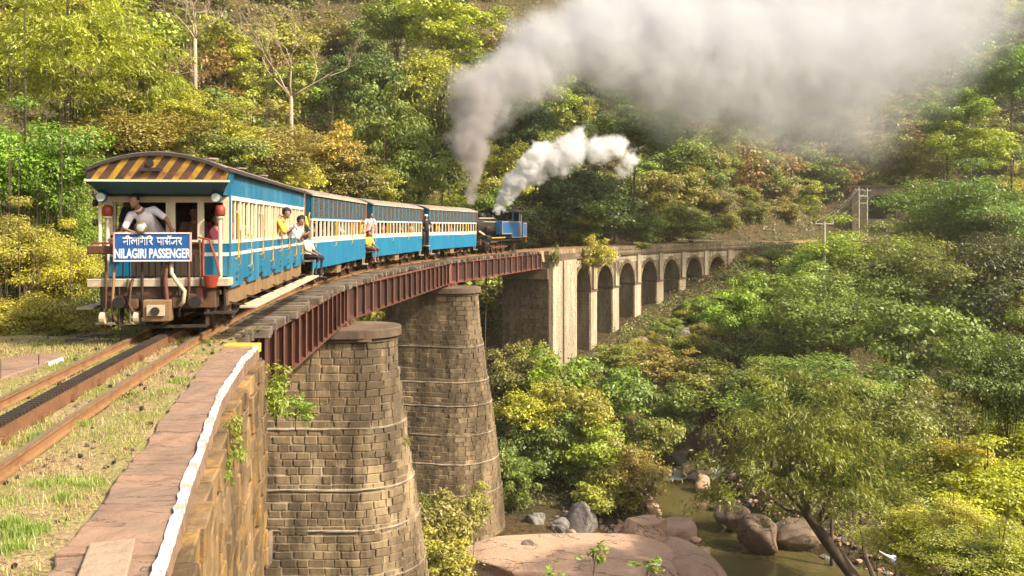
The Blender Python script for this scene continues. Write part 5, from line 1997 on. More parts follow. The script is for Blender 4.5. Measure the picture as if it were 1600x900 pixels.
# --- bare pale trees on the slope above the coaches
def bare_tree(px, py, Y, H, label, seed):
    b_ = un(px, py, Y)
    r = random.Random(seed)
    rt = empty('bare_tree', (b_.x, b_.y, gz(b_.x, b_.y)))
    tag(rt, label, 'tree')
    off = b_.z - rt.location.z
    mb = MB()

    def br(p, d, L, rad, lev):
        pts = [p]
        dd = d.copy()
        for i in range(4):
            dd = (dd + Vector((r.uniform(-.3, .3), r.uniform(-.2, .2), r.uniform(-.12, .2)))).normalized()
            pts.append(pts[-1] + dd * L / 4)
        mb.tube(pts, [rad * (1 - .16 * i) for i in range(5)], 6 if lev < 2 else 4)
        if lev < 4 and rad > .006:
            for j in range(3 if lev < 3 else 2):
                k = r.choice([2, 3, 4])
                nd = (dd + Vector((r.uniform(-1, 1), r.uniform(-.6, .6), r.uniform(-.15, .5)))).normalized()
                br(pts[k], nd, L * r.uniform(.55, .8), rad * .5, lev + 1)
    mb2 = MB()
    mb2.tube([Vector((0, 0, -.3)), Vector((.1, 0, off * .5)), Vector((0, 0, off))], [.20, .16, .12], 8)
    mb2.build('trunk', M['bark_pale'], rt, smooth=True)
    for j in range(4):
        br(Vector((0, 0, off - .1)), Vector(((-1, .2, .9, -.3)[j], r.uniform(-.3, .3), (1, 1.1, .7, .8)[j])).normalized(), H * .46, .085, 0)
    mb.build('branches', M['bark_pale'], rt, smooth=True)


bare_tree(455, 150, 60, 7.5, 'leafless pale barked tree with spreading crooked branches above the first coaches', 3)
bare_tree(305, 60, 62, 5, 'thin pale leafless tree right of the feathery yellow green tree', 8)
bare_tree(250, 130, 66, 4, 'small bare grey tree behind the edge of the feathery tree', 12)

# slanting trunk of the stream tree, reaching down to the right bank
# --- labels for every tree and shrub: colour, then where it stands
REG_ = [
    (lambda x, y: x > 1380 and y > 560, 'low on the right bank'),
    (lambda x, y: x > 1090 and y > 560, 'beside the stream'),
    (lambda x, y: x > 1090 and y > 380, 'on the slope below the last arches'),
    (lambda x, y: x > 1400 and y > 240, 'right of the tunnel mouth'),
    (lambda x, y: x > 1400, 'high at the upper right'),
    (lambda x, y: x > 760 and y > 540, 'on the bank left of the stream'),
    (lambda x, y: x > 1000 and y > 235, 'on the slope above the arches'),
    (lambda x, y: x > 1000, 'behind the drifting smoke'),
    (lambda x, y: x > 600 and y > 740, 'at the foot of the piers'),
    (lambda x, y: x > 745 and y > 230, 'behind the steam engine'),
    (lambda x, y: x > 745, 'behind the thick smoke'),
    (lambda x, y: x > 570 and y > 200, 'behind the third and fourth coaches'),
    (lambda x, y: x > 570, 'high on the slope left of the smoke'),
    (lambda x, y: x > 440 and y > 180, 'behind the second coach'),
    (lambda x, y: x > 440, 'high above the second coach'),
    (lambda x, y: x > 250 and y > 150, 'just above the first coach roof'),
    (lambda x, y: x > 250, 'high above the first coach'),
    (lambda x, y: y > 330, 'low beside the track at the left edge'),
    (lambda x, y: y > 170, 'left of the striped coach end'),
    (lambda x, y: True, 'in the upper left corner'),
]
ORD = ['first', 'second', 'third', 'fourth', 'fifth', 'sixth', 'seventh', 'eighth', 'ninth', 'tenth', 'eleventh', 'twelfth', 'thirteenth', 'fourteenth', 'fifteenth', 'sixteenth', 'seventeenth', 'eighteenth', 'nineteenth', 'twentieth']
cells = {}
for rec in NTREE:
    rt, nm, cl, p, lb, cat, grp = rec
    reg = next(t_ for f_, t_ in REG_ if f_(*p))
    if lb:
        tag(rt, lb, cat)
        continue
    cells.setdefault((nm, cl, reg), []).append(rec)
for (nm, cl, reg), lst in cells.items():
    lst.sort(key=lambda r: r[3][0])
    n_ = 'shrub' if nm == 'shrub' else 'tree'
    for k, rec in enumerate(lst):
        if len(lst) == 1: lb = '%s %s %s' % (WORDS[cl], n_, reg)
        elif k == 0: lb = 'leftmost %s %s %s' % (WORDS[cl], n_, reg)
        elif k == len(lst) - 1: lb = 'rightmost %s %s %s' % (WORDS[cl], n_, reg)
        elif k < 20: lb = '%s from left of the %s %ss %s' % (ORD[k], WORDS[cl], n_, reg)
        else: lb = '%s %s among many %s' % (WORDS[cl], n_, reg)
        tag(rec[0], lb, rec[5], 'shrubs on the banks' if nm == 'shrub' else 'trees of the wooded slopes')

# --- undergrowth over the slopes: leaves nobody could count
def scatter_cover(n, xr, yr, test, size, seed, hmax=1.2):
    r = np.random.default_rng(seed)
    x = r.uniform(*xr, n); y = r.uniform(*yr, n)
    keep = (np.abs(x) < .68 * y + 6)
    x, y = x[keep], y[keep]
    s, u = near_track(x, y)
    k = test(x, y, s, u)
    x, y = x[k], y[k]
    z = ground(x, y)
    h = (vnoise(x, y, 2.3, 31) + .5) * hmax * r.random(len(x))
    cen = np.stack([x, y, z + h], 1)
    nr = r.normal(0, .6, (len(x), 3)) + np.array([.1, -.35, .8])
    ti = np.clip(.45 + vnoise(x, y, 3.0, 33) * .9, .1, 1)
    return cen, nr, ti, size * (1 + y / 90)


c1, n1_, t1, s1 = scatter_cover(170000, (-90, 100), (18, 190), lambda x, y, s, u: (u > 4.5) & (s > 4) | ((u < -2.6) & (s > 62) & (river_d(x, y) > 3.0)) | ((x > 18) & (y > 25) & (river_d(x, y) > 5)), .17, 5)
o = link('undergrowth', leaf_mesh('undergrowth', c1, n1_, s1, .55, 9, t1, .12))
o.color = (.19, .205, .04, 1)
tag(o, kind='stuff')
c1, n1_, t1, s1 = scatter_cover(120000, (-20, 45), (40, 114), lambda x, y, s, u: (u < -2.4) & (s > 50) & (river_d(x, y) > 3.4), .12, 6, 1.3)
o = link('undergrowth', leaf_mesh('undergrowth', c1, n1_, s1, .5, 10, t1, .1))
o.color = (.24, .29, .035, 1)
tag(o, kind='stuff')
# ------------------------------------------------------------------ smoke and steam
def hull(name, blobs, mat, label, vox=.35, grow=1.0):
    bm = bmesh.new()
    for c_, r_ in blobs:
        ret = bmesh.ops.create_icosphere(bm, subdivisions=3, radius=r_ * grow)
        bmesh.ops.translate(bm, verts=ret['verts'], vec=c_)
    me = bpy.data.meshes.new(name)
    bm.to_mesh(me)
    bm.free()
    me.materials.append(mat)
    o = link(name, me)
    md = o.modifiers.new('fuse', 'REMESH')
    md.mode = 'VOXEL'
    md.voxel_size = vox
    bpy.context.view_layer.update()
    dg = bpy.context.evaluated_depsgraph_get()
    me2 = bpy.data.meshes.new_from_object(o.evaluated_get(dg))
    o.modifiers.clear()
    o.data = me2
    me2.materials.clear()
    me2.materials.append(mat)
    return o


def plume_mat(name, blobs, dens, color, nscale, warp, edge, step, thr=.30, aniso=0.0, gain=2.2, det=3, dark=None):
    """blobs: (centre, radius), dens: density of each."""
    t = NT(name)
    pos = t.pos()
    n1 = t.noise(nscale, det, rough=.55)
    n1c = (n1, 'Color')
    off = t.n("VectorMath", {0: n1c, 1: (.5, .5, .5)}, operation='SUBTRACT')
    off = t.n("VectorMath", {0: off, 'Scale': warp}, operation='SCALE')
    p = t.n("VectorMath", {0: pos, 1: off}, operation='ADD')
    tot = None
    for (c_, r_), dn in zip(blobs, dens):
        dist = t.n("VectorMath", {0: p, 1: tuple(c_)}, operation='DISTANCE')
        f = t.math('SUBTRACT', 1.0, t.math('DIVIDE', (dist, 'Value'), r_), clamp=True)
        f = t.math('MULTIPLY', t.math('MULTIPLY', f, f) if dark else f, dn * (1.7 if dark else 1))
        tot = f if tot is None else t.math('ADD' if dark else 'MAXIMUM', tot, f)
    n2 = t.noise(nscale * 2.6, det, rough=.6)
    v = t.math('MULTIPLY', tot, t.math('MAXIMUM', .08, t.math('ADD', -.55, t.math('MULTIPLY', n2, 3.1))))
    v = t.math('MULTIPLY', t.math('SUBTRACT', v, edge), gain, clamp=False)
    v = t.math('MAXIMUM', v, 0.0)
    vol = t.n("VolumePrincipled", {'Color': (*color, 1), 'Density': v, 'Anisotropy': aniso})
    if dark:
        # freshly fired smoke is sootier than the spent part
        c0_ = blobs[0][0]
        dd_ = t.n("VectorMath", {0: pos, 1: tuple(c0_)}, operation='DISTANCE')
        mx = t.mix(t.math('DIVIDE', (dd_, 'Value'), 16.0, clamp=True), dark, color)
        t.t.links.new(mx.outputs[2], vol.inputs['Color'])
    t.t.links.new(vol.outputs[0], t.out.inputs['Volume'])
    for ow in (t.m, getattr(t.m, 'cycles', None)):
        if ow is not None and hasattr(ow, 'volume_step_rate'):
            ow.volume_step_rate = step
    return t.m


def spine(lst, sub=1):
    out = []
    for (px, py, rp, Y, dn) in lst:
        out.append((un(px, py, Y), rp / F * Y, dn))
    return out


SM = spine([(741, 320, 9, 58.9, 6.0), (740, 303, 15, 59, 5.0), (739, 285, 20, 59, 4.0), (738, 262, 27, 59, 3.2), (738, 235, 36, 59, 2.6), (741, 205, 47, 59.5, 2.2), (748, 170, 57, 60, 2.0), (762, 138, 62, 61, 1.8),
            (805, 118, 72, 63, 1.3), (850, 82, 84, 66, 1.05), (925, 60, 104, 70, .80), (1010, 55, 128, 75, .62), (1110, 75, 142, 80, .50),
            (1220, 62, 140, 85, .38), (1330, 65, 140, 90, .26), (1440, 30, 135, 94, .13), (990, 110, 90, 74, .50), (1175, 115, 100, 82, .26), (1540, 0, 120, 97, .08),
            (1060, 130, 120, 78, .34), (1150, 150, 120, 84, .26), (1270, 140, 140, 90, .20), (1400, 90, 150, 96, .12), (1500, 60, 120, 98, .07), (1220, 195, 100, 88, .10), (1340, 200, 110, 94, .07)])
sb = [(c_, r_) for c_, r_, _ in SM]
sm = plume_mat('dark_smoke', sb, [d for _, _, d in SM], (.74, .745, .755), .30, 4.2, .006, .17, gain=1.3, dark=(.52, .475, .44), det=3)
o = hull('smoke_plume', sb, sm, '', .5, 1.18)
tag(o, 'thick grey smoke plume rising from the engine chimney and drifting right', 'smoke')

ST = spine([(779, 326, 9, 62, 9), (786, 312, 14, 62, 9), (797, 295, 19, 62, 8), (812, 280, 23, 62, 7), (830, 262, 27, 62, 6), (846, 243, 27, 62, 5), (842, 272, 18, 62, 3.5), (868, 250, 28, 62, 3.6),
            (893, 235, 34, 62, 3.2), (880, 262, 22, 62, 2.2), (903, 212, 18, 62, 2.2), (935, 235, 28, 62, 3.0), (962, 228, 26, 62, 2.4), (985, 248, 20, 62, 2.4), (972, 268, 14, 62, 2.0)])
tb = [(c_, r_) for c_, r_, _ in ST]
tm = plume_mat('white_steam', tb, [d for _, _, d in ST], (.98, .975, .96), 1.3, 1.5, .40, .09, gain=1.6)
o = hull('steam_cloud', tb, tm, '', .2, 1.3)
tag(o, 'bright white steam blowing from the engine safety valve', 'steam')

# ------------------------------------------------------------------ haze
mb = MB()
mb.bb(-425, 425, -225, 485, -24, 190)
t = NT('haze_air')
vol = t.n("VolumePrincipled", {'Color': (1.0, .93, .78, 1), 'Density': .00035, 'Anisotropy': .3})
t.t.links.new(vol.outputs[0], t.out.inputs['Volume'])
o = mb.build('haze', t.m)
tag(o, kind='stuff')
# ------------------------------------------------------------------ people
def cloth(name, c, c2=None):
    return worn(name, c, c2 or tuple(v * .75 for v in c), .85, 6, .4, bump=.4)


M['skin'] = worn('brown_skin', (0.31, 0.17, 0.105), (0.24, 0.125, 0.08), 0.55, 10, .3, bump=.05, spec=.35)
M['hair'] = worn('black_hair', (0.012, 0.010, 0.009), (0.03, 0.025, 0.02), 0.5, 30, .4, bump=.6)
CLO = {k: cloth('cloth_' + k, v) for k, v in {
    'white': (.80, .79, .80), 'cream': (.70, .60, .44), 'pink': (.70, .16, .22), 'orange': (.75, .22, .05), 'yellow': (.70, .50, .08), 'dark': (.035, .03, .035),
    'brown': (.16, .08, .05), 'red': (.50, .04, .03), 'blue': (.08, .16, .30), 'khaki': (.42, .32, .18), 'palepink': (.72, .50, .46), 'grey': (.25, .25, .26)}.items()}


def fuse(name, parts, vox, mat, parent, smooth=2):
    """Tapered chains and ellipsoids melted into one continuous surface."""
    me = bpy.data.meshes.new(name)
    me.from_pydata(parts.v, [], parts.f)
    o = bpy.data.objects.new(name, me)
    COL.objects.link(o)
    md = o.modifiers.new('fuse', 'REMESH')
    md.mode = 'VOXEL'
    md.voxel_size = vox
    sm_ = o.modifiers.new('smooth', 'SMOOTH')
    sm_.factor = .5
    sm_.iterations = smooth
    bpy.context.view_layer.update()
    me2 = bpy.data.meshes.new_from_object(o.evaluated_get(bpy.context.evaluated_depsgraph_get()))
    bpy.data.objects.remove(o)
    me2.name = name
    me2.materials.clear()
    me2.materials.append(mat)
    me2.polygons.foreach_set('use_smooth', [True] * len(me2.polygons))
    return link(name, me2, parent)


def limb(mb, pts, rs, n=10):
    pts = [Vector(p) for p in pts]
    mb.tube(pts, rs, n)
    for p, r in zip(pts, rs): mb.sphere(p, r * .99, n)


def hand(mb, w, d, side, curl=.5, k=1.0):
    """Palm and five fingers from the wrist w, pointing along d."""
    d = Vector(d).normalized()
    up = Vector((0, 0, 1)) if abs(d.z) < .8 else Vector((0, -1, 0))
    a = d.cross(up).normalized() * side        # across the palm, towards the thumb
    nrm = a.cross(d).normalized()
    w = Vector(w)
    mb.tube([w, w + d * .05, w + d * .085], [.026, .034, .030], 8)
    mb.sphere(w + d * .055, .034, 8, (1, .8, .8))
    for i, L in enumerate((.068, .078, .072, .055)):
        b_ = w + d * .082 + a * (.030 - i * .020)
        m_ = b_ + d * L * .5 - nrm * L * .12 * curl
        e_ = m_ + d * L * .35 * (1 - curl * .6) - nrm * L * .5 * curl
        mb.tube([b_, m_, e_], [.0098 * k, .0092 * k, .0078 * k], 6)
    b_ = w + d * .025 + a * .028
    mb.tube([b_, b_ + a * .03 + d * .025, b_ + a * .034 + d * .055 - nrm * .012], [.0125, .011, .009], 6)


def person(label, base, rz, J, top='white', legs='dark', hair='short', vox=.011, cap=None, group=None, scale=1.0):
    """J: joints in the person's own frame (origin at the feet, looking along -y)."""
    rt = empty('person', base, rz)
    rt.scale = (scale,) * 3
    tag(rt, label, 'person', group)
    v = {k: Vector(p) for k, p in J.items()}
    mb = MB()
    hd, nk = v['head'], v['neck']
    f = v.get('face', Vector((0, -1, -.1))).normalized()
    limb(mb, [v['pelvis'], v['chest'], nk + (v['chest'] - nk) * .3], [.135, .145, .09], 12)
    limb(mb, [nk, hd], [.052, .05], 8)
    # head: skull, jaw, nose, ears, eye sockets
    s_ = f.cross(Vector((0, 0, 1))).normalized()
    upv = s_.cross(f).normalized()
    mb.sphere(hd + upv * .025, .092, 14, (.86, .98, 1.1) if abs(f.x) < .7 else (.98, .86, 1.1))
    mb.sphere(hd - upv * .045 + f * .028, .062, 12, (.95, .95, .95))
    mb.sphere(hd - upv * .085 + f * .05, .026, 8)
    mb.tube([hd + f * .080 + upv * .015, hd + f * .108 - upv * .02, hd + f * .085 - upv * .03], [.010, .015, .013], 6)
    mb.tube([hd + f * .082 - upv * .052 - s_ * .022, hd + f * .090 - upv * .052, hd + f * .082 - upv * .052 + s_ * .022], [.007, .010, .007], 6)
    for sd in (-1, 1):
        mb.sphere(hd + s_ * sd * .082 - upv * .005, .024, 8, (.6, .7, 1.2))
        mb.tube([hd + f * .080 + upv * .045 + s_ * sd * .012, hd + f * .080 + upv * .048 + s_ * sd * .045], [.009, .008], 6)
    for sd, k_ in ((-1, 'R'), (1, 'L')):
        limb(mb, [v['sh' + k_], v['el' + k_], v['wr' + k_]], [.056, .042, .028], 8)
        d = v.get('hd' + k_, v['wr' + k_] - v['el' + k_])
        hand(mb, v['wr' + k_], d, -sd, .55 if 'grip' not in J else .8)
        if 'hip' + k_ in v:
            limb(mb, [v['hip' + k_], v['kn' + k_], v['an' + k_]], [.085, .055, .038], 8)
            limb(mb, [v['an' + k_] - Vector((0, 0, .02)), v['an' + k_] + Vector((f.x * .15, f.y * .15, -.045))], [.04, .03], 8)
    fuse('body', mb, vox, M['skin'], rt)
    # hair
    if hair != 'none':
        mb = MB()
        mb.sphere(hd + upv * .045 - f * .016, .098, 14, (.90, 1.0, .98))
        if hair == 'long': mb.sphere(hd - f * .05 - upv * .03, .085, 12, (1, 1, 1.2))
        if hair == 'big': mb.sphere(hd + upv * .05 - f * .02, .115, 12)
        h_ = fuse('hair', mb, .014, M['hair'], rt)
        # keep the face clear
        me_ = h_.data
        bm = bmesh.new(); bm.from_mesh(me_)
        cut = [vt for vt in bm.verts if (vt.co - hd).dot(f) > .035 and (vt.co - hd).dot(upv) < .075]
        bmesh.ops.delete(bm, geom=cut, context='VERTS')
        bm.to_mesh(me_); bm.free()
    if cap:
        mb = MB()
        mb.sphere(hd + upv * .07, .112, 14, (1, 1, .72))
        mb.tube([hd + upv * .05 + s_ * .10, hd + upv * .065 + f * .10, hd + upv * .05 - s_ * .10], [.03, .034, .03], 8)
        fuse('turban', mb, .013, CLO[cap], rt)
    # shirt
    mb = MB()
    c_, p_ = v['chest'], v['pelvis']
    ax = (c_ - p_).normalized()
    limb(mb, [p_ - ax * .06, p_ + (c_ - p_) * .5, c_, c_ + (nk - c_) * .5], [.155, .150, .160, .105], 14)
    limb(mb, [v['shR'], c_ + (nk - c_) * .45, v['shL']], [.066, .085, .066], 10)
    mb.tube([nk - (nk - c_) * .25, nk + (hd - nk) * .12], [.075, .060], 10)
    for k_ in 'RL':
        sl = v['sh' + k_].lerp(v['el' + k_], .82)
        limb(mb, [v['sh' + k_], sl], [.068, .058], 10)
    fuse('shirt', mb, .012, CLO[top], rt, 3)
    if 'hipR' in v:
        mb = MB()
        for k_ in 'RL':
            limb(mb, [p_ + (v['hip' + k_] - p_) * .6, v['hip' + k_], v['kn' + k_], v['an' + k_] + (v['kn' + k_] - v['an' + k_]) * .12], [.12, .105, .078, .062], 10)
        fuse('trousers', mb, .014, CLO[legs], rt, 3)
        mb = MB()
        for k_ in 'RL':
            a_ = v['an' + k_]
            limb(mb, [a_ - Vector((0, 0, .03)), a_ + Vector((f.x * .17, f.y * .17, -.05))], [.045, .038], 8)
        fuse('shoes', mb, .012, CLO['dark'], rt)
    return rt


def in_coach(k, loc):
    return coaches[k].matrix_basis @ Vector(loc)


def rz_of(k):
    return coaches[k].rotation_euler.z


bpy.context.view_layer.update()
# the guard leaning out at the front: pose measured from the floor, feet at the origin
zf = .96
G = lambda x, y, z: (x + .38, y, z - zf)
person('man in a white short sleeved shirt leaning out above the sign board', in_coach(0, (-.38, 0, zf)), rz_of(0),
       dict(pelvis=G(-.28, .22, 1.78), chest=G(-.36, -.06, 2.03), neck=G(-.43, -.20, 2.18), head=G(-.47, -.30, 2.31), face=(-.35, -1, -.25),
            shR=G(-.57, -.15, 2.08), elR=G(-.66, -.22, 1.84), wrR=G(-.46, -.30, 1.77), hdR=(.9, -.2, -.1),
            shL=G(-.21, -.10, 2.17), elL=G(.0, -.14, 2.02), wrL=G(.07, -.09, 1.86), hdL=(.2, .3, -.9),
            hipR=G(-.37, .24, 1.70), knR=G(-.38, .20, 1.36), anR=G(-.38, .25, 1.04), hipL=G(-.19, .24, 1.70), knL=G(-.18, .20, 1.36), anL=G(-.17, .28, 1.04)),
       'white', 'khaki', vox=.009)
# folded cloth and umbrella bundle on the rail beside him
bd = empty('cloth_bundle', in_coach(0, (-.72, -.12, 1.66)), rz_of(0))
tag(bd, 'folded white and black cloth bundle on the rail beside the man in white', 'bundle')
mb = MB(); mb.sphere((0, 0, .07), .11, 12, (1.5, .9, .65)); mb.sphere((-.12, 0, .03), .08, 10, (1.2, 1, .6)); mb.sphere((.14, 0, .10), .07, 10, (1.2, .9, .8))
fuse('folded_cloth', mb, .012, CLO['white'], bd)
MB().tube([(-.16, -.09, .05), (0, -.11, .10), (.18, -.09, .02)], [.02, .03, .02], 8).build('dark_strap', CLO['dark'], bd, smooth=True)


def SIT(lx=0, face=(0, -1, 0), lean=0.0, seat=.42):
    """Seated on a bench."""
    z = seat
    return dict(pelvis=(0, 0, z + .12), chest=(lean * .5, -.04, z + .42), neck=(lean * .8, -.06, z + .60), head=(lean, -.08, z + .74), face=face,
                shR=(lean * .6 - .19, -.04, z + .53), elR=(lean * .6 - .25, -.14, z + .27), wrR=(-.14, -.34, z + .18), shL=(lean * .6 + .19, -.04, z + .53), elL=(lean * .6 + .25, -.14, z + .27), wrL=(.14, -.34, z + .18),
                hipR=(-.10, -.06, z + .09), knR=(-.12, -.46, z + .08), anR=(-.12, -.44, .06), hipL=(.10, -.06, z + .09), knL=(.12, -.46, z + .08), anL=(.12, -.44, .06))


def STAND(lean=0.0, face=(0, -1, -.1), fw=0.0, arm=None):
    d = dict(pelvis=(0, 0, .92), chest=(lean * .5, -fw * .5, 1.22), neck=(lean * .8, -fw * .8, 1.42), head=(lean, -fw, 1.57), face=face,
             shR=(lean * .6 - .19, -fw * .6, 1.35), elR=(lean * .6 - .24, -fw * .6 - .08, 1.08), wrR=(-.2, -fw * .4 - .28, .98), shL=(lean * .6 + .19, -fw * .6, 1.35), elL=(lean * .6 + .25, -fw * .6 - .08, 1.08), wrL=(.22, -fw * .4 - .28, 1.02),
             hipR=(-.10, 0, .86), knR=(-.11, -.03, .47), anR=(-.11, .02, .08), hipL=(.10, 0, .86), knL=(.11, -.03, .47), anL=(.11, .02, .08))
    if arm: d.update(arm)
    return d


person('seated passenger in dark clothes behind the middle front window', in_coach(0, (.30, .62, .96)), rz_of(0), SIT(), 'brown', 'dark', vox=.014)
person('seated passenger in a dark red shirt behind the right front window', in_coach(0, (.72, .66, .96)), rz_of(0), SIT(face=(-.3, -1, 0)), 'red', 'dark', vox=.014)
person('passenger in black in the shade behind the man in white', in_coach(0, (-.80, .75, .96)), rz_of(0), STAND(), 'dark', 'dark', vox=.014, scale=.9)


def y_for(k, px, x=1.03, z=1.9):
    ys_ = np.linspace(-1, LC + 1, 400)
    pr = [pj(in_coach(k, (x, float(y), z)))[0] for y in ys_]
    return float(ys_[int(np.argmin(np.abs(np.array(pr) - px)))])


def window_sitter(k, px, top, label, out=0.0, hair='short', zz=0.0, leg='dark', x0=.66, face=(-.7, -.7, -.1)):
    """Passenger on the window side: body along the bench, head by or out of the opening. Looks along the coach side."""
    y = y_for(k, px)
    x = x0 + min(out, .16)
    lean = max(0.0, out)
    # own frame turned so that -y points out of the coach
    J = SIT(face=(0, -1, -.1), lean=0)
    for kk in ('chest', 'neck', 'head', 'shR', 'shL', 'elR', 'elL', 'wrR', 'wrL'):
        a = np.array(J[kk])
        f_ = {'chest': .4, 'neck': .8, 'head': 1.0, 'shR': .65, 'shL': .65, 'elR': .8, 'elL': .8, 'wrR': .5, 'wrL': .5}[kk]
        J[kk] = (a[0], a[1] - lean * f_, a[2] - lean * f_ * .25)
    J['face'] = (-.75, -.6, -.1)
    for kk in ('wrR', 'wrL'): J[kk] = (J[kk][0], min(J[kk][1], -.25) if out > .2 else -.2, J[kk][2] + .16)
    for sfx in 'RL':
        J['kn' + sfx] = (J['kn' + sfx][0] * 1.3, .34, .50)
        J['an' + sfx] = (J['an' + sfx][0] * 1.3, .34, .08)
    return person(label, in_coach(k, (x, y, .96 + zz)), rz_of(k) + math.pi / 2, J, top, leg, hair, vox=.013 if k == 0 else .02)


grp = 'passengers in the coach windows'
window_sitter(0, 366, 'pink', 'passenger in bright pink in the first side window', hair='long', zz=-.12)
window_sitter(0, 389, 'cream', 'passenger in cream behind the third side window of the nearest coach', out=.10)
window_sitter(0, 434, 'yellow', 'dark haired man in yellow brown looking back out of the nearest coach', out=.34, hair='big', zz=.14)
window_sitter(0, 450, 'white', 'person with thick black hair and white shirt leaning farthest out of a window', out=.46, hair='big')
window_sitter(0, 466, 'palepink', 'passenger in pale pink at the last window of the nearest coach', out=.24)
window_sitter(1, 497, 'brown', 'passenger in brown at the first window of the second coach', out=.05)
window_sitter(1, 512, 'dark', 'passenger in black at the second coach, just right of the one in brown', out=.05)
window_sitter(1, 536, 'grey', 'passenger in grey at the middle of the second coach', out=.12)
window_sitter(1, 557, 'red', 'passenger in red near the far end of the second coach', out=.06)
window_sitter(1, 564, 'orange', 'passenger in orange at the last window of the second coach', out=.16)
window_sitter(2, 592, 'pink', 'passenger in pink at the first window of the third coach', out=.05)
window_sitter(2, 606, 'orange', 'passenger in orange at the third coach, left of its middle', out=.05)
window_sitter(2, 631, 'brown', 'passenger in brown at the third coach, right of its middle', out=.05)
window_sitter(2, 648, 'white', 'passenger in white at the last window of the third coach', out=.05)
window_sitter(3, 690, 'orange', 'passenger in orange in the fourth coach, nearest its near end', out=.05)
window_sitter(3, 708, 'red', 'passenger in dark red in the middle of the fourth coach', out=.05)
window_sitter(3, 728, 'brown', 'passenger in brown in the fourth coach, nearest the engine', out=.05)
# man sitting on the steps between the first two coaches
J = SIT(face=(.2, -1, -.15), seat=.55)
J['anR'] = (-.12, -.34, .08); J['anL'] = (.10, -.42, .06); J['knR'] = (-.12, -.44, .62); J['knL'] = (.12, -.46, .60)
person('man in pale shirt and dark trousers sitting on the steps between the first two coaches', in_coach(1, (.92, -.22, .34)), rz_of(1) + math.pi / 2 - .2, J, 'cream', 'dark', vox=.014)
MB_ = MB().bb(.75, 1.2, -.42, .02, .84, .88).build('end_step', M['board'], coaches[1])
person('man in a yellow shirt standing in the doorway of the second coach', in_coach(1, (.72, -.20, .90)), rz_of(1) + .6, STAND(face=(.5, -1, -.1)), 'yellow', 'dark', vox=.016, scale=.92)
person('man in a pale pink shirt leaning out between the second and third coaches', in_coach(2, (.88, -.22, .90)), rz_of(2) + .5, STAND(lean=.16, fw=.12, face=(.3, -1, -.1)), 'palepink', 'brown', vox=.018, scale=.93)
person('seated figure in yellow low in the gap between the second and third coaches', in_coach(2, (.95, -.42, .34)), rz_of(2) + 1.2, SIT(seat=.5), 'yellow', 'brown', vox=.018)
person('man in black with a white turban standing in the gap before the fourth coach', in_coach(3, (1.0, -.35, .84)), rz_of(3) + .5, STAND(), 'dark', 'dark', vox=.018, cap='white', hair='none')
MB().bb(.7, 1.15, -.6, -.02, .80, .838).build('end_step', M['board'], coaches[3])
# ------------------------------------------------------------------ rocks and boulders
def rock_mat(name, c1, c2, dark):
    t = NT(name)
    n1 = t.noise(.55, 5, rough=.6); n2 = t.noise(5, 5, rough=.7); n3 = t.noise(1.6, 6, rough=.75, stretch=(1, 1, 3))
    col = t.mix(t.ramp(n1, [(.35, (0, 0, 0)), (.7, (1, 1, 1))]), c1, c2)
    col = t.mix(t.math('MULTIPLY', t.ramp(n3, [(.52, (0, 0, 0)), (.68, (1, 1, 1))]), .6), col, dark)
    col = t.mix(t.math('MULTIPLY', n2, .5), col, tuple(v * .5 for v in c1))
    n4 = t.noise(.35, 5, stretch=(.5, 1.6, 1.2), rough=.6, dist=1.0)
    crk = t.ramp(n4, [(.47, (0, 0, 0)), (.48, (1, 1, 1)), (.49, (0, 0, 0))])
    col = t.mix(t.math('MULTIPLY', crk, .7), col, tuple(v * .3 for v in dark))
    return t.princ(col, .85, t.bump(t.math('SUBTRACT', t.math('ADD', n2, n3), crk), .8, .08), spec=.2)


M['rockpink'] = rock_mat('pink_granite', (.60, .40, .27), (.52, .33, .21), (.30, .21, .16))
M['rockgrey'] = rock_mat('grey_boulder', (.24, .22, .20), (.32, .28, .24), (.10, .09, .08))
M['rockbrown'] = rock_mat('brown_boulder', (.30, .215, .15), (.22, .16, .115), (.08, .06, .045))


def rock(c, d, mat, label, seed, rz=0.0, sub=4, amp=.22, name='boulder', cat='boulder', group='boulders along the stream'):
    r = np.random.default_rng(seed)
    bm = bmesh.new()
    bmesh.ops.create_icosphere(bm, subdivisions=sub, radius=1)
    ks = [(r.normal(size=3) * f, r.uniform(0, 6.28), a) for f, a in ((1.3, .5), (1.7, .4), (2.6, .25), (3.4, .2), (5.5, .10), (8, .06))]
    planes = []
    for _ in range(14 if amp > .2 else 5):
        nn_ = r.normal(size=3); nn_ /= np.linalg.norm(nn_)
        planes.append((nn_, r.uniform(.62, .88)))
    for v in bm.verts:
        p = np.array(v.co)
        for nn_, dd_ in planes:
            e_ = float(p @ nn_) - dd_
            if e_ > 0: p = p - nn_ * e_ * .9
        k = 1 + amp * sum(a * math.sin(float(w @ p) + ph) for w, ph, a in ks)
        q = p * k
        q[2] = math.copysign(abs(q[2]) ** .85, q[2])
        v.co = Vector((q[0] * d[0] / 2, q[1] * d[1] / 2, q[2] * d[2] / 2))
    me = bpy.data.meshes.new(name)
    bm.to_mesh(me)
    bm.free()
    me.materials.append(mat)
    me.polygons.foreach_set('use_smooth', [True] * len(me.polygons))
    o = link(name, me, None, c, (0, 0, rz))
    tag(o, label, cat, group)
    return o


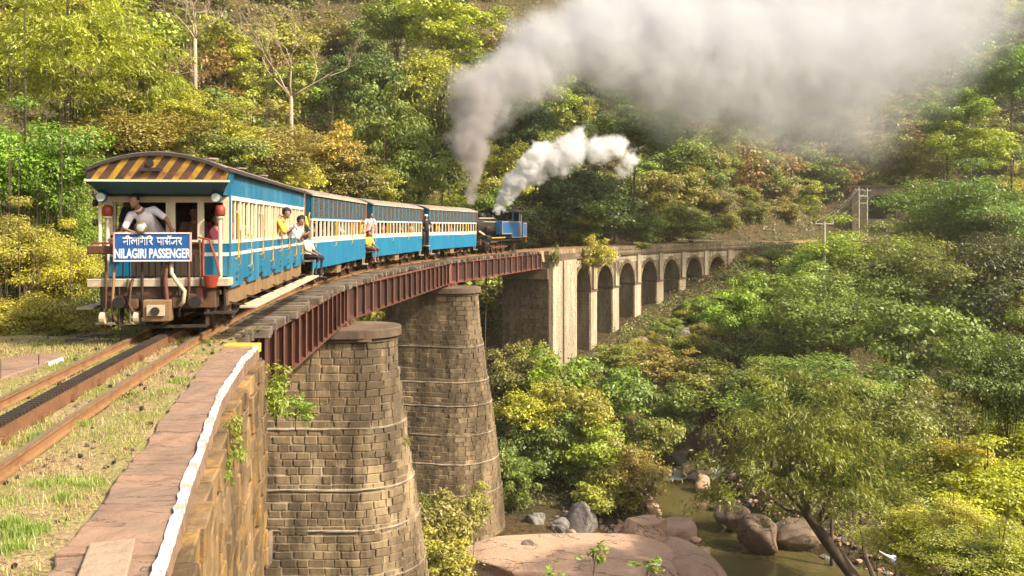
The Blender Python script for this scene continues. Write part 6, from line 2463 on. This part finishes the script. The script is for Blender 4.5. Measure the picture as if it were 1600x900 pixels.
PK, GY_, BR = M['rockpink'], M['rockgrey'], M['rockbrown']
rock((3.2, 45.3, -16.3), (14.5, 8.0, 3.2), PK, 'huge smooth pinkish rock slab filling the bottom centre below the piers', 1, .05, 6, .20, 'rock_slab', 'rock')
rock((8.8, 45.2, -16.6), (4.0, 6.0, 3.4), PK, 'rounded pink end of the rock shelf beside the stream', 2, .3, 5, .2)
rock((7.9, 49.8, -16.2), (3.4, 2.6, 2.9), PK, 'pink hump of rock behind the big slab', 3, .2, 5, .25)
rock((9.7, 50.2, -16.3), (2.6, 2.0, 2.6), PK, 'pale pink boulder at the water edge right of the pink hump', 4, -.3, 4)
rlist = [(912, 815, 48, 60, 50.6, GY_, 'big grey upright boulder standing behind the pink slab'),
         (838, 818, 34, 34, 50.9, GY_, 'squat dark grey boulder left of the upright grey one'),
         (874, 826, 26, 22, 49.8, GY_, 'smaller grey boulder between two larger grey ones'),
         (893, 836, 18, 14, 49.2, PK, 'small pale stone at the foot of the upright grey boulder'),
         (800, 857, 34, 18, 45.6, GY_, 'speckled stone lying alone on the pink slab'),
         (827, 857, 22, 18, 45.4, BR, 'dark rounded stone beside the speckled stone on the slab'),
         (975, 828, 24, 16, 51, PK, 'pale stone left of the pink hump'),
         (955, 838, 18, 12, 50, GY_, 'little grey stone among pebbles left of the pink hump'),
         (1082, 846, 28, 16, 49.6, PK, 'low pink stone at the water edge'),
         (1098, 862, 22, 14, 48.6, PK, 'low pale stone nearest the water beside the pink shelf'),
         (1104, 700, 52, 48, 65.5, BR, 'large brown angular boulder above the white rapids'),
         (1062, 716, 28, 14, 66, GY_, 'dark wet rock left of the rapids'),
         (1075, 731, 26, 12, 63.5, PK, 'pinkish rock in the middle of the rapids'),
         (1098, 736, 26, 14, 62.5, PK, 'pale rock right of the middle of the rapids'),
         (1098, 758, 30, 26, 60, PK, 'pale boulder on the right side of the pool'),
         (1150, 808, 54, 44, 52.5, BR, 'brown boulder on the right shore of the stream'),
         (1192, 838, 60, 50, 49, BR, 'mossy brown boulder standing in the water at the right shore'),
         (1128, 778, 26, 20, 56, BR, 'small brown boulder above the shore boulder'),
         (1165, 764, 30, 18, 58, BR, 'flat brown rock half under the stream tree'),
         (1240, 840, 70, 40, 50, BR, 'earthy rock under the crown of the stream tree'),
         (1330, 800, 60, 40, 52, BR, 'brown rock behind the trunk of the stream tree'),
         (414, 855, 30, 60, 14.6, M['rockbrown'], 'knobbly lump of stone at the foot of the near abutment')]
for k, (px, py, w, h, Y, m, lb) in enumerate(rlist):
    c_ = un(px, py, Y)
    rock(c_, (w / F * Y * 1.1, w / F * Y * 1.0, h / F * Y * 1.25), m, lb, 20 + k, U(0, 3), 4, .30)
for k, (px, py, w, h, Y, lb) in enumerate([(880, 585, 60, 26, 74, 'dark rocky outcrop below the first arch'), (950, 566, 70, 26, 77, 'broken brown rock ledge below the second arch'), (1000, 545, 60, 26, 83, 'dark rock shelf below the third arch'),
                                          (1055, 520, 60, 24, 88, 'brown rock outcrop below the fourth arch'), (915, 600, 50, 24, 70, 'tilted brown rock just above the bank shrubs')]):
    c_ = un(px, py, Y)
    c_.z = max(c_.z - .4, gz(c_.x, c_.y) - .2)
    rock(c_, (w / F * Y * 1.1, w / F * Y * .7, h / F * Y * 1.5), [BR, M['rockgrey']][k % 2], lb, 60 + k, U(0, 1), 4, .32, group='rock outcrops under the arches')
# river gravel: small stones nobody could count
rk = [rough_box(1, 1, 1, .22, 900 + i, PK if i < 3 else GY_ if i < 4 else BR, 'gravel', .25) for i in range(5)]


def stone_heap(name, n, fn, mat, seed, smin, smax):
    r = random.Random(seed)
    mb = MB()
    for i in range(n):
        x, y, z = fn(r)
        s_ = r.uniform(smin, smax)
        mb.sphere((x, y, z), s_, 6, (r.uniform(.7, 1.3), r.uniform(.7, 1.3), r.uniform(.5, .9)))
    for i, v in enumerate(mb.v):
        mb.v[i] = (v[0] + r.uniform(-.12, .12) * smax, v[1] + r.uniform(-.12, .12) * smax, v[2] + r.uniform(-.1, .1) * smax)
    o = mb.build(name, mat)
    tag(o, kind='stuff')
    return o


def shore(r):
    while True:
        y = r.uniform(43, 70)
        x = r.uniform(-4, 22)
        d = river_d(np.array([x]), np.array([y]))[0]
        if d < float(np.interp(y, [43, 52, 60, 70], [7, 4.4, 3.4, 3.4])) + (5 if x < 9 and y < 53 else 0): return x, y, gz(x, y) + .02


stone_heap('river_pebbles', 900, shore, PK, 3, .06, .22)
stone_heap('river_gravel', 500, shore, GY_, 4, .06, .25)
# ------------------------------------------------------------------ ballast grit, leaves and grass on the trackbed
def bedpt(r, o0=-3.2, o1=2.6, s0=-3, s1=12):
    while True:
        s, o = r.uniform(s0, s1), r.uniform(o0, o1)
        p = P(s, o)
        if p.x < bed_limit(p.y) - .3 and min(abs(o - .53), abs(o + .53)) > .06 and abs(o) > .10: return p.x, p.y, -.135 - max(0, min(1, abs(o) - 1.3)) * .10 + .012


stone_heap('ballast_stones', 1500, lambda r: bedpt(r), M['rockbrown'], 5, .006, .028)
stone_heap('dark_cinders', 260, lambda r: bedpt(r), M['black'], 6, .012, .04)


def blades(name, n, fn, h0, h1, w, color, seed, lie=.5, dry=.0):
    r = random.Random(seed)
    rn = np.random.default_rng(seed)
    pts = np.array([fn(r) for _ in range(n)])
    th = rn.uniform(0, 6.28, n); hh = rn.uniform(h0, h1, n); l = rn.uniform(.2, 1, n) * lie
    d = np.stack([np.cos(th) * l, np.sin(th) * l, np.sqrt(np.maximum(.02, 1 - l * l))], 1) * hh[:, None]
    sd = np.stack([-np.sin(th), np.cos(th), 0 * th], 1) * w
    v = np.stack([pts - sd, pts + sd, pts + d * .6 + sd * .6 + np.array([0, 0, .0]), pts + d], 1).astype(np.float32)
    me = bpy.data.meshes.new(name)
    me.vertices.add(4 * n); me.vertices.foreach_set('co', v.reshape(-1))
    me.loops.add(4 * n); me.loops.foreach_set('vertex_index', np.arange(4 * n, dtype=np.int32))
    me.polygons.add(n); me.polygons.foreach_set('loop_start', np.arange(0, 4 * n, 4, dtype=np.int32))
    me.update(calc_edges=True)
    a = me.attributes.new('tint', 'FLOAT', 'FACE'); a.data.foreach_set('value', rn.uniform(.3, 1.0, n).astype(np.float32))
    a = me.attributes.new('dry', 'FLOAT', 'FACE'); a.data.foreach_set('value', (rn.random(n) < dry).astype(np.float32))
    me.materials.append(M['leaf'])
    o = link(name, me)
    o.color = (*color, 1)
    tag(o, kind='stuff')


def patchy(r):
    while True:
        p = bedpt(r)
        if vnoise(np.array([p[0]]), np.array([p[1]]), .55, 41)[0] + vnoise(np.array([p[0]]), np.array([p[1]]), 1.7, 42)[0] * .7 > r.uniform(-.1, .35): return p


def patchy2(r):
    while True:
        p = bedpt(r)
        if vnoise(np.array([p[0]]), np.array([p[1]]), .8, 43)[0] > r.uniform(-.2, .3): return p


blades('dry_grass', 24000, patchy2, .02, .09, .0035, (.50, .40, .16), 51, .985, .25)
blades('green_grass', 26000, patchy, .02, .07, .004, (.34, .36, .06), 52, .85, .05)
tufts = [(20, 795, .13), (95, 765, .13), (130, 770, .09), (45, 840, .09), (20, 870, .08), (60, 690, .05), (180, 565, .07), (125, 672, .06), (235, 545, .06), (100, 790, .06), (15, 830, .05), (290, 575, .08), (280, 600, .06), (60, 770, .06)]
TW = [(un(px, py, z=-.17), r_ * 1.4) for px, py, r_ in tufts]


def tuft(r):
    c_, rad = r.choice(TW)
    a, q = r.uniform(0, 6.28), abs(r.gauss(0, .85)) * rad
    return c_.x + math.cos(a) * q, c_.y + math.sin(a) * q, -.14


blades('grass_clumps', 9000, tuft, .03, .09, .004, (.27, .34, .05), 53, .8)
# rail clips beside the rails
# ------------------------------------------------------------------ plants on masonry and in front
kind('leafy', 3, 20, 46, .22, aspect=.30, flat=.95, dryp=.06)
kind('seedling', 2, 9, 16, .42, aspect=.38, flat=1.1, dryp=.15)


def wall_plant(px, py, w, h, Y, knd, colr, label, dz=.5, name='wall_plant', cat='plant'):
    c_ = un(px, py, Y)
    R = w / 2 / F * Y
    fl = KINDS[knd][0][2]
    vs = (h / 2 / F * Y) / (R * fl)
    put_tree(c_.x, c_.y, c_.z, R, knd, colr, vs=vs, name=name, cat='shrub', zg=c_.z - R * dz, label=label)
    rt, nm, cl, p, lb, ct, grp_ = NTREE[-1]
    tag(rt, label, cat)


wall_plant(430, 622, 100, 120, 14.9, 'leafy', 'midgreen', 'leafy bush growing out of the abutment wall over the first pier')
wall_plant(402, 592, 46, 70, 14.3, 'leafy', 'yellowgreen', 'upright leafy shoots at the top corner of the abutment wall')
wall_plant(462, 640, 60, 60, 15.2, 'leafy', 'midgreen', 'right hand sprays of leaves of the abutment bush')
wall_plant(366, 690, 48, 90, 9.6, 'leafy', 'midgreen', 'smaller green plant rooted in the abutment wall nearer the camera')
wall_plant(352, 740, 34, 50, 8.9, 'leafy', 'brightgreen', 'lowest bright sprig on the abutment wall')
wall_plant(936, 398, 48, 52, 77.5, 'bush', 'yellowgreen', 'yellow green creeper hanging over the second arch of the viaduct')
wall_plant(868, 402, 14, 34, 70.0, 'bush', 'olive', 'small tuft growing beside the pilaster at the end of the girders')
wall_plant(1002, 384, 26, 16, 84, 'bush', 'olive', 'thin weeds on the viaduct cornice')
wall_plant(634, 690, 16, 26, 29.4, 'leafy', 'olive', 'tiny weed on the edge of the nearer pier')
wall_plant(928, 868, 56, 60, 21, 'seedling', 'midgreen', 'young plant with broad leaves before the pink slab, left one', 2.2, 'young_plant')
wall_plant(1010, 884, 60, 40, 21, 'seedling', 'green', 'young plant with broad leaves before the pink slab, right one', 2.2, 'young_plant')
wall_plant(865, 893, 34, 26, 20.5, 'seedling', 'brightgreen', 'low seedling with reddish tips at the bottom edge', 2.0, 'young_plant')
# white trumpet flower at the lower right
fc = un(1392, 872, 20.5)
fl_ = empty('white_flower', fc)
tag(fl_, 'single white trumpet flower low at the right among lime leaves', 'flower')
mb = MB()
mb.tube([(-.28, 0, .17), (-.14, 0, .08), (-.02, 0, .02), (.05, 0, -.03)], [.012, .02, .05, .11], 12, cap=False)
for k in range(5):
    a = k * 1.257
    mb.add([(.05 + math.cos(a) * .02, math.sin(a) * .1, -.03 + math.cos(a) * .1), (.09, math.sin(a + .4) * .16, -.05 + math.cos(a + .4) * .16), (.05, math.sin(a + .8) * .1, -.03 + math.cos(a + .8) * .1)], [(0, 1, 2)])
mb.build('petals', CLO['white'], fl_)
MB().tube([(-.28, 0, .17), (-.34, .02, .05), (-.3, .03, -.6), (-.25, 0, -1.3)], .01, 6).build('stem', M['bark'], fl_)
# slanting trunk of the airy tree over the stream
for ch in list(STREAM_TREE.children):
    if ch.name.startswith('trunk'): bpy.data.objects.remove(ch)
o_ = STREAM_TREE.matrix_basis.inverted()
mb = MB()
tr = [un(1362, 960, 36), un(1330, 895, 37), un(1295, 850, 37.5), un(1262, 805, 38), un(1250, 740, 38)]
mb.tube([o_ @ p for p in tr], [.34, .30, .25, .20, .10], 10)
for (px, py, r0) in ((1180, 760, .10), (1170, 690, .09), (1230, 640, .09), (1320, 660, .11), (1350, 720, .08), (1270, 610, .06)):
    a_ = un(1262, 805, 38) if px < 1300 else un(1275, 822, 37.8)
    e_ = un(px, py, 38 + U(-1.5, 1.5))
    m_ = a_.lerp(e_, .5) + Vector((U(-.3, .3), 0, -.4))
    mb.tube([o_ @ a_, o_ @ a_.lerp(m_, .6), o_ @ m_, o_ @ e_], [r0, r0 * .8, r0 * .6, r0 * .2], 6)
mb.build('trunk', M['bark'], STREAM_TREE, smooth=True)
MB().tube([o_ @ un(1366, 905, 36.4), o_ @ un(1352, 870, 36.6), o_ @ un(1330, 700, 38)], [.10, .09, .05], 6).build('trunk', M['bark'], STREAM_TREE)

# ------------------------------------------------------------------ power poles, wires, tunnel
M['pole'] = worn('pale_concrete_pole', (.55, .50, .42), (.35, .3, .24), .8, 3, .5)
M['wire'] = worn('wire', (.30, .28, .25), None, .5, 3, .3)


def pole(px, py0, py1, Y, arm, label, drop=3.0):
    b_, t_ = un(px, py1, Y), un(px, py0, Y)
    rt = empty('power_pole', (b_.x, b_.y, b_.z - drop))
    tag(rt, label, 'power pole', 'power poles beside the line')
    H = t_.z - b_.z + drop
    MB().tube([(0, 0, 0), (0, 0, H)], [.16, .10], 8).build('pole', M['pole'], rt)
    for z, w in arm:
        MB().bb(-w, w, -.05, .05, H - z, H - z + .10).build('cross_arm', M['pole'], rt)
        for x in (-w * .92, w * .92):
            MB().cyl((x, 0, H - z + .1), (x, 0, H - z + .30), .06, 6).build('insulator', M['pole'], rt)
    return rt, H


pole(1288, 346, 415, 79, [(.25, .85)], 'single pale power pole standing above the bright green tree crowns')
pole(1342, 292, 347, 148, [(.55, .65)], 'left pole of the pair before the tunnel mouth', 4)
pole(1355, 294, 338, 149, [(.5, .65)], 'right pole of the pair before the tunnel mouth', 4)
pc = empty('tie_bar', un(1348, 306, 148.5))
tag(pc, 'pale cross bar joining the two poles before the tunnel', 'tie bar')
MB().bb(-.75, .75, -.05, .05, -.08, .08).bb(-.7, .7, -.04, .04, -1.3, -1.18).build('bar', M['pole'], pc)
wires = [((1277, 345, 79), (1337, 297, 148)), ((1289, 344, 79), (1342, 293, 148)), ((1300, 345, 79), (1355, 296, 149)), ((1292, 376, 79), (1640, 381, 70)), ((1288, 376, 79), (1060, 374, 79))]
for k, (a, b) in enumerate(wires):
    a, b = un(*a), un(*b)
    pts = []
    for i in range(13):
        f = i / 12
        p_ = a.lerp(b, f)
        p_.z -= .5 * (1 - (2 * f - 1) ** 2) * (1 if k < 3 else .3)
        pts.append(p_ - a)
    o = MB().tube(pts, .018 if k < 3 else .016, 5).build('wire', M['wire'], None, loc=a)
    tag(o, ['left wire from the single pole up to the pole pair', 'middle wire from the single pole up to the pole pair', 'right wire from the single pole up to the pole pair', 'thin wire running to the right edge across the dark trees', 'thin wire running left above the arches'][k], 'wire')
tb_ = un(1378, 342, 153)
tn = empty('tunnel_portal', tb_, -.35)
tag(tn, 'dark tunnel mouth in a low stone wall behind the pair of poles', 'tunnel')
mb = MB()
w_, h_ = 2.3, 2.6
arc = [(-w_, 0)] + [(-w_ * math.cos(math.pi * i / 12), h_ + w_ * .75 * math.sin(math.pi * i / 12)) for i in range(13)] + [(w_, 0)]
out_ = [(-5, 0)] + [(-5 + 10 * i / 12, 5.6) for i in range(13)] + [(5, 0)]
n_ = len(arc)
vs = [(x, 0, z) for x, z in arc] + [(x, 0, z) for x, z in out_] + [(x, 5, z) for x, z in arc] + [(x, .9, z) for x, z in out_]
fs = []
for i in range(n_ - 1):
    fs += [(i, i + 1, n_ + i + 1, n_ + i), (i, 2 * n_ + i, 2 * n_ + i + 1, i + 1), (n_ + i, n_ + i + 1, 3 * n_ + i + 1, 3 * n_ + i)]
mb.add(vs, fs)
mb.build('portal_wall', M['stone_via'], tn)
MB().bb(-5, 5, 4.95, 5.1, -1, 5.4).build('dark_tunnel_back', M['dark'], tn)  # dark sheet added at the back to stand for the tunnel's shade
MB().bb(-5, 5, -.1, 5, -5, -.02).build('footing', M['stone_via'], tn)
MB().bb(-5.3, 5.3, -.25, 1.0, 5.602, 6.0).build('coping', M['stone_cap'], tn)
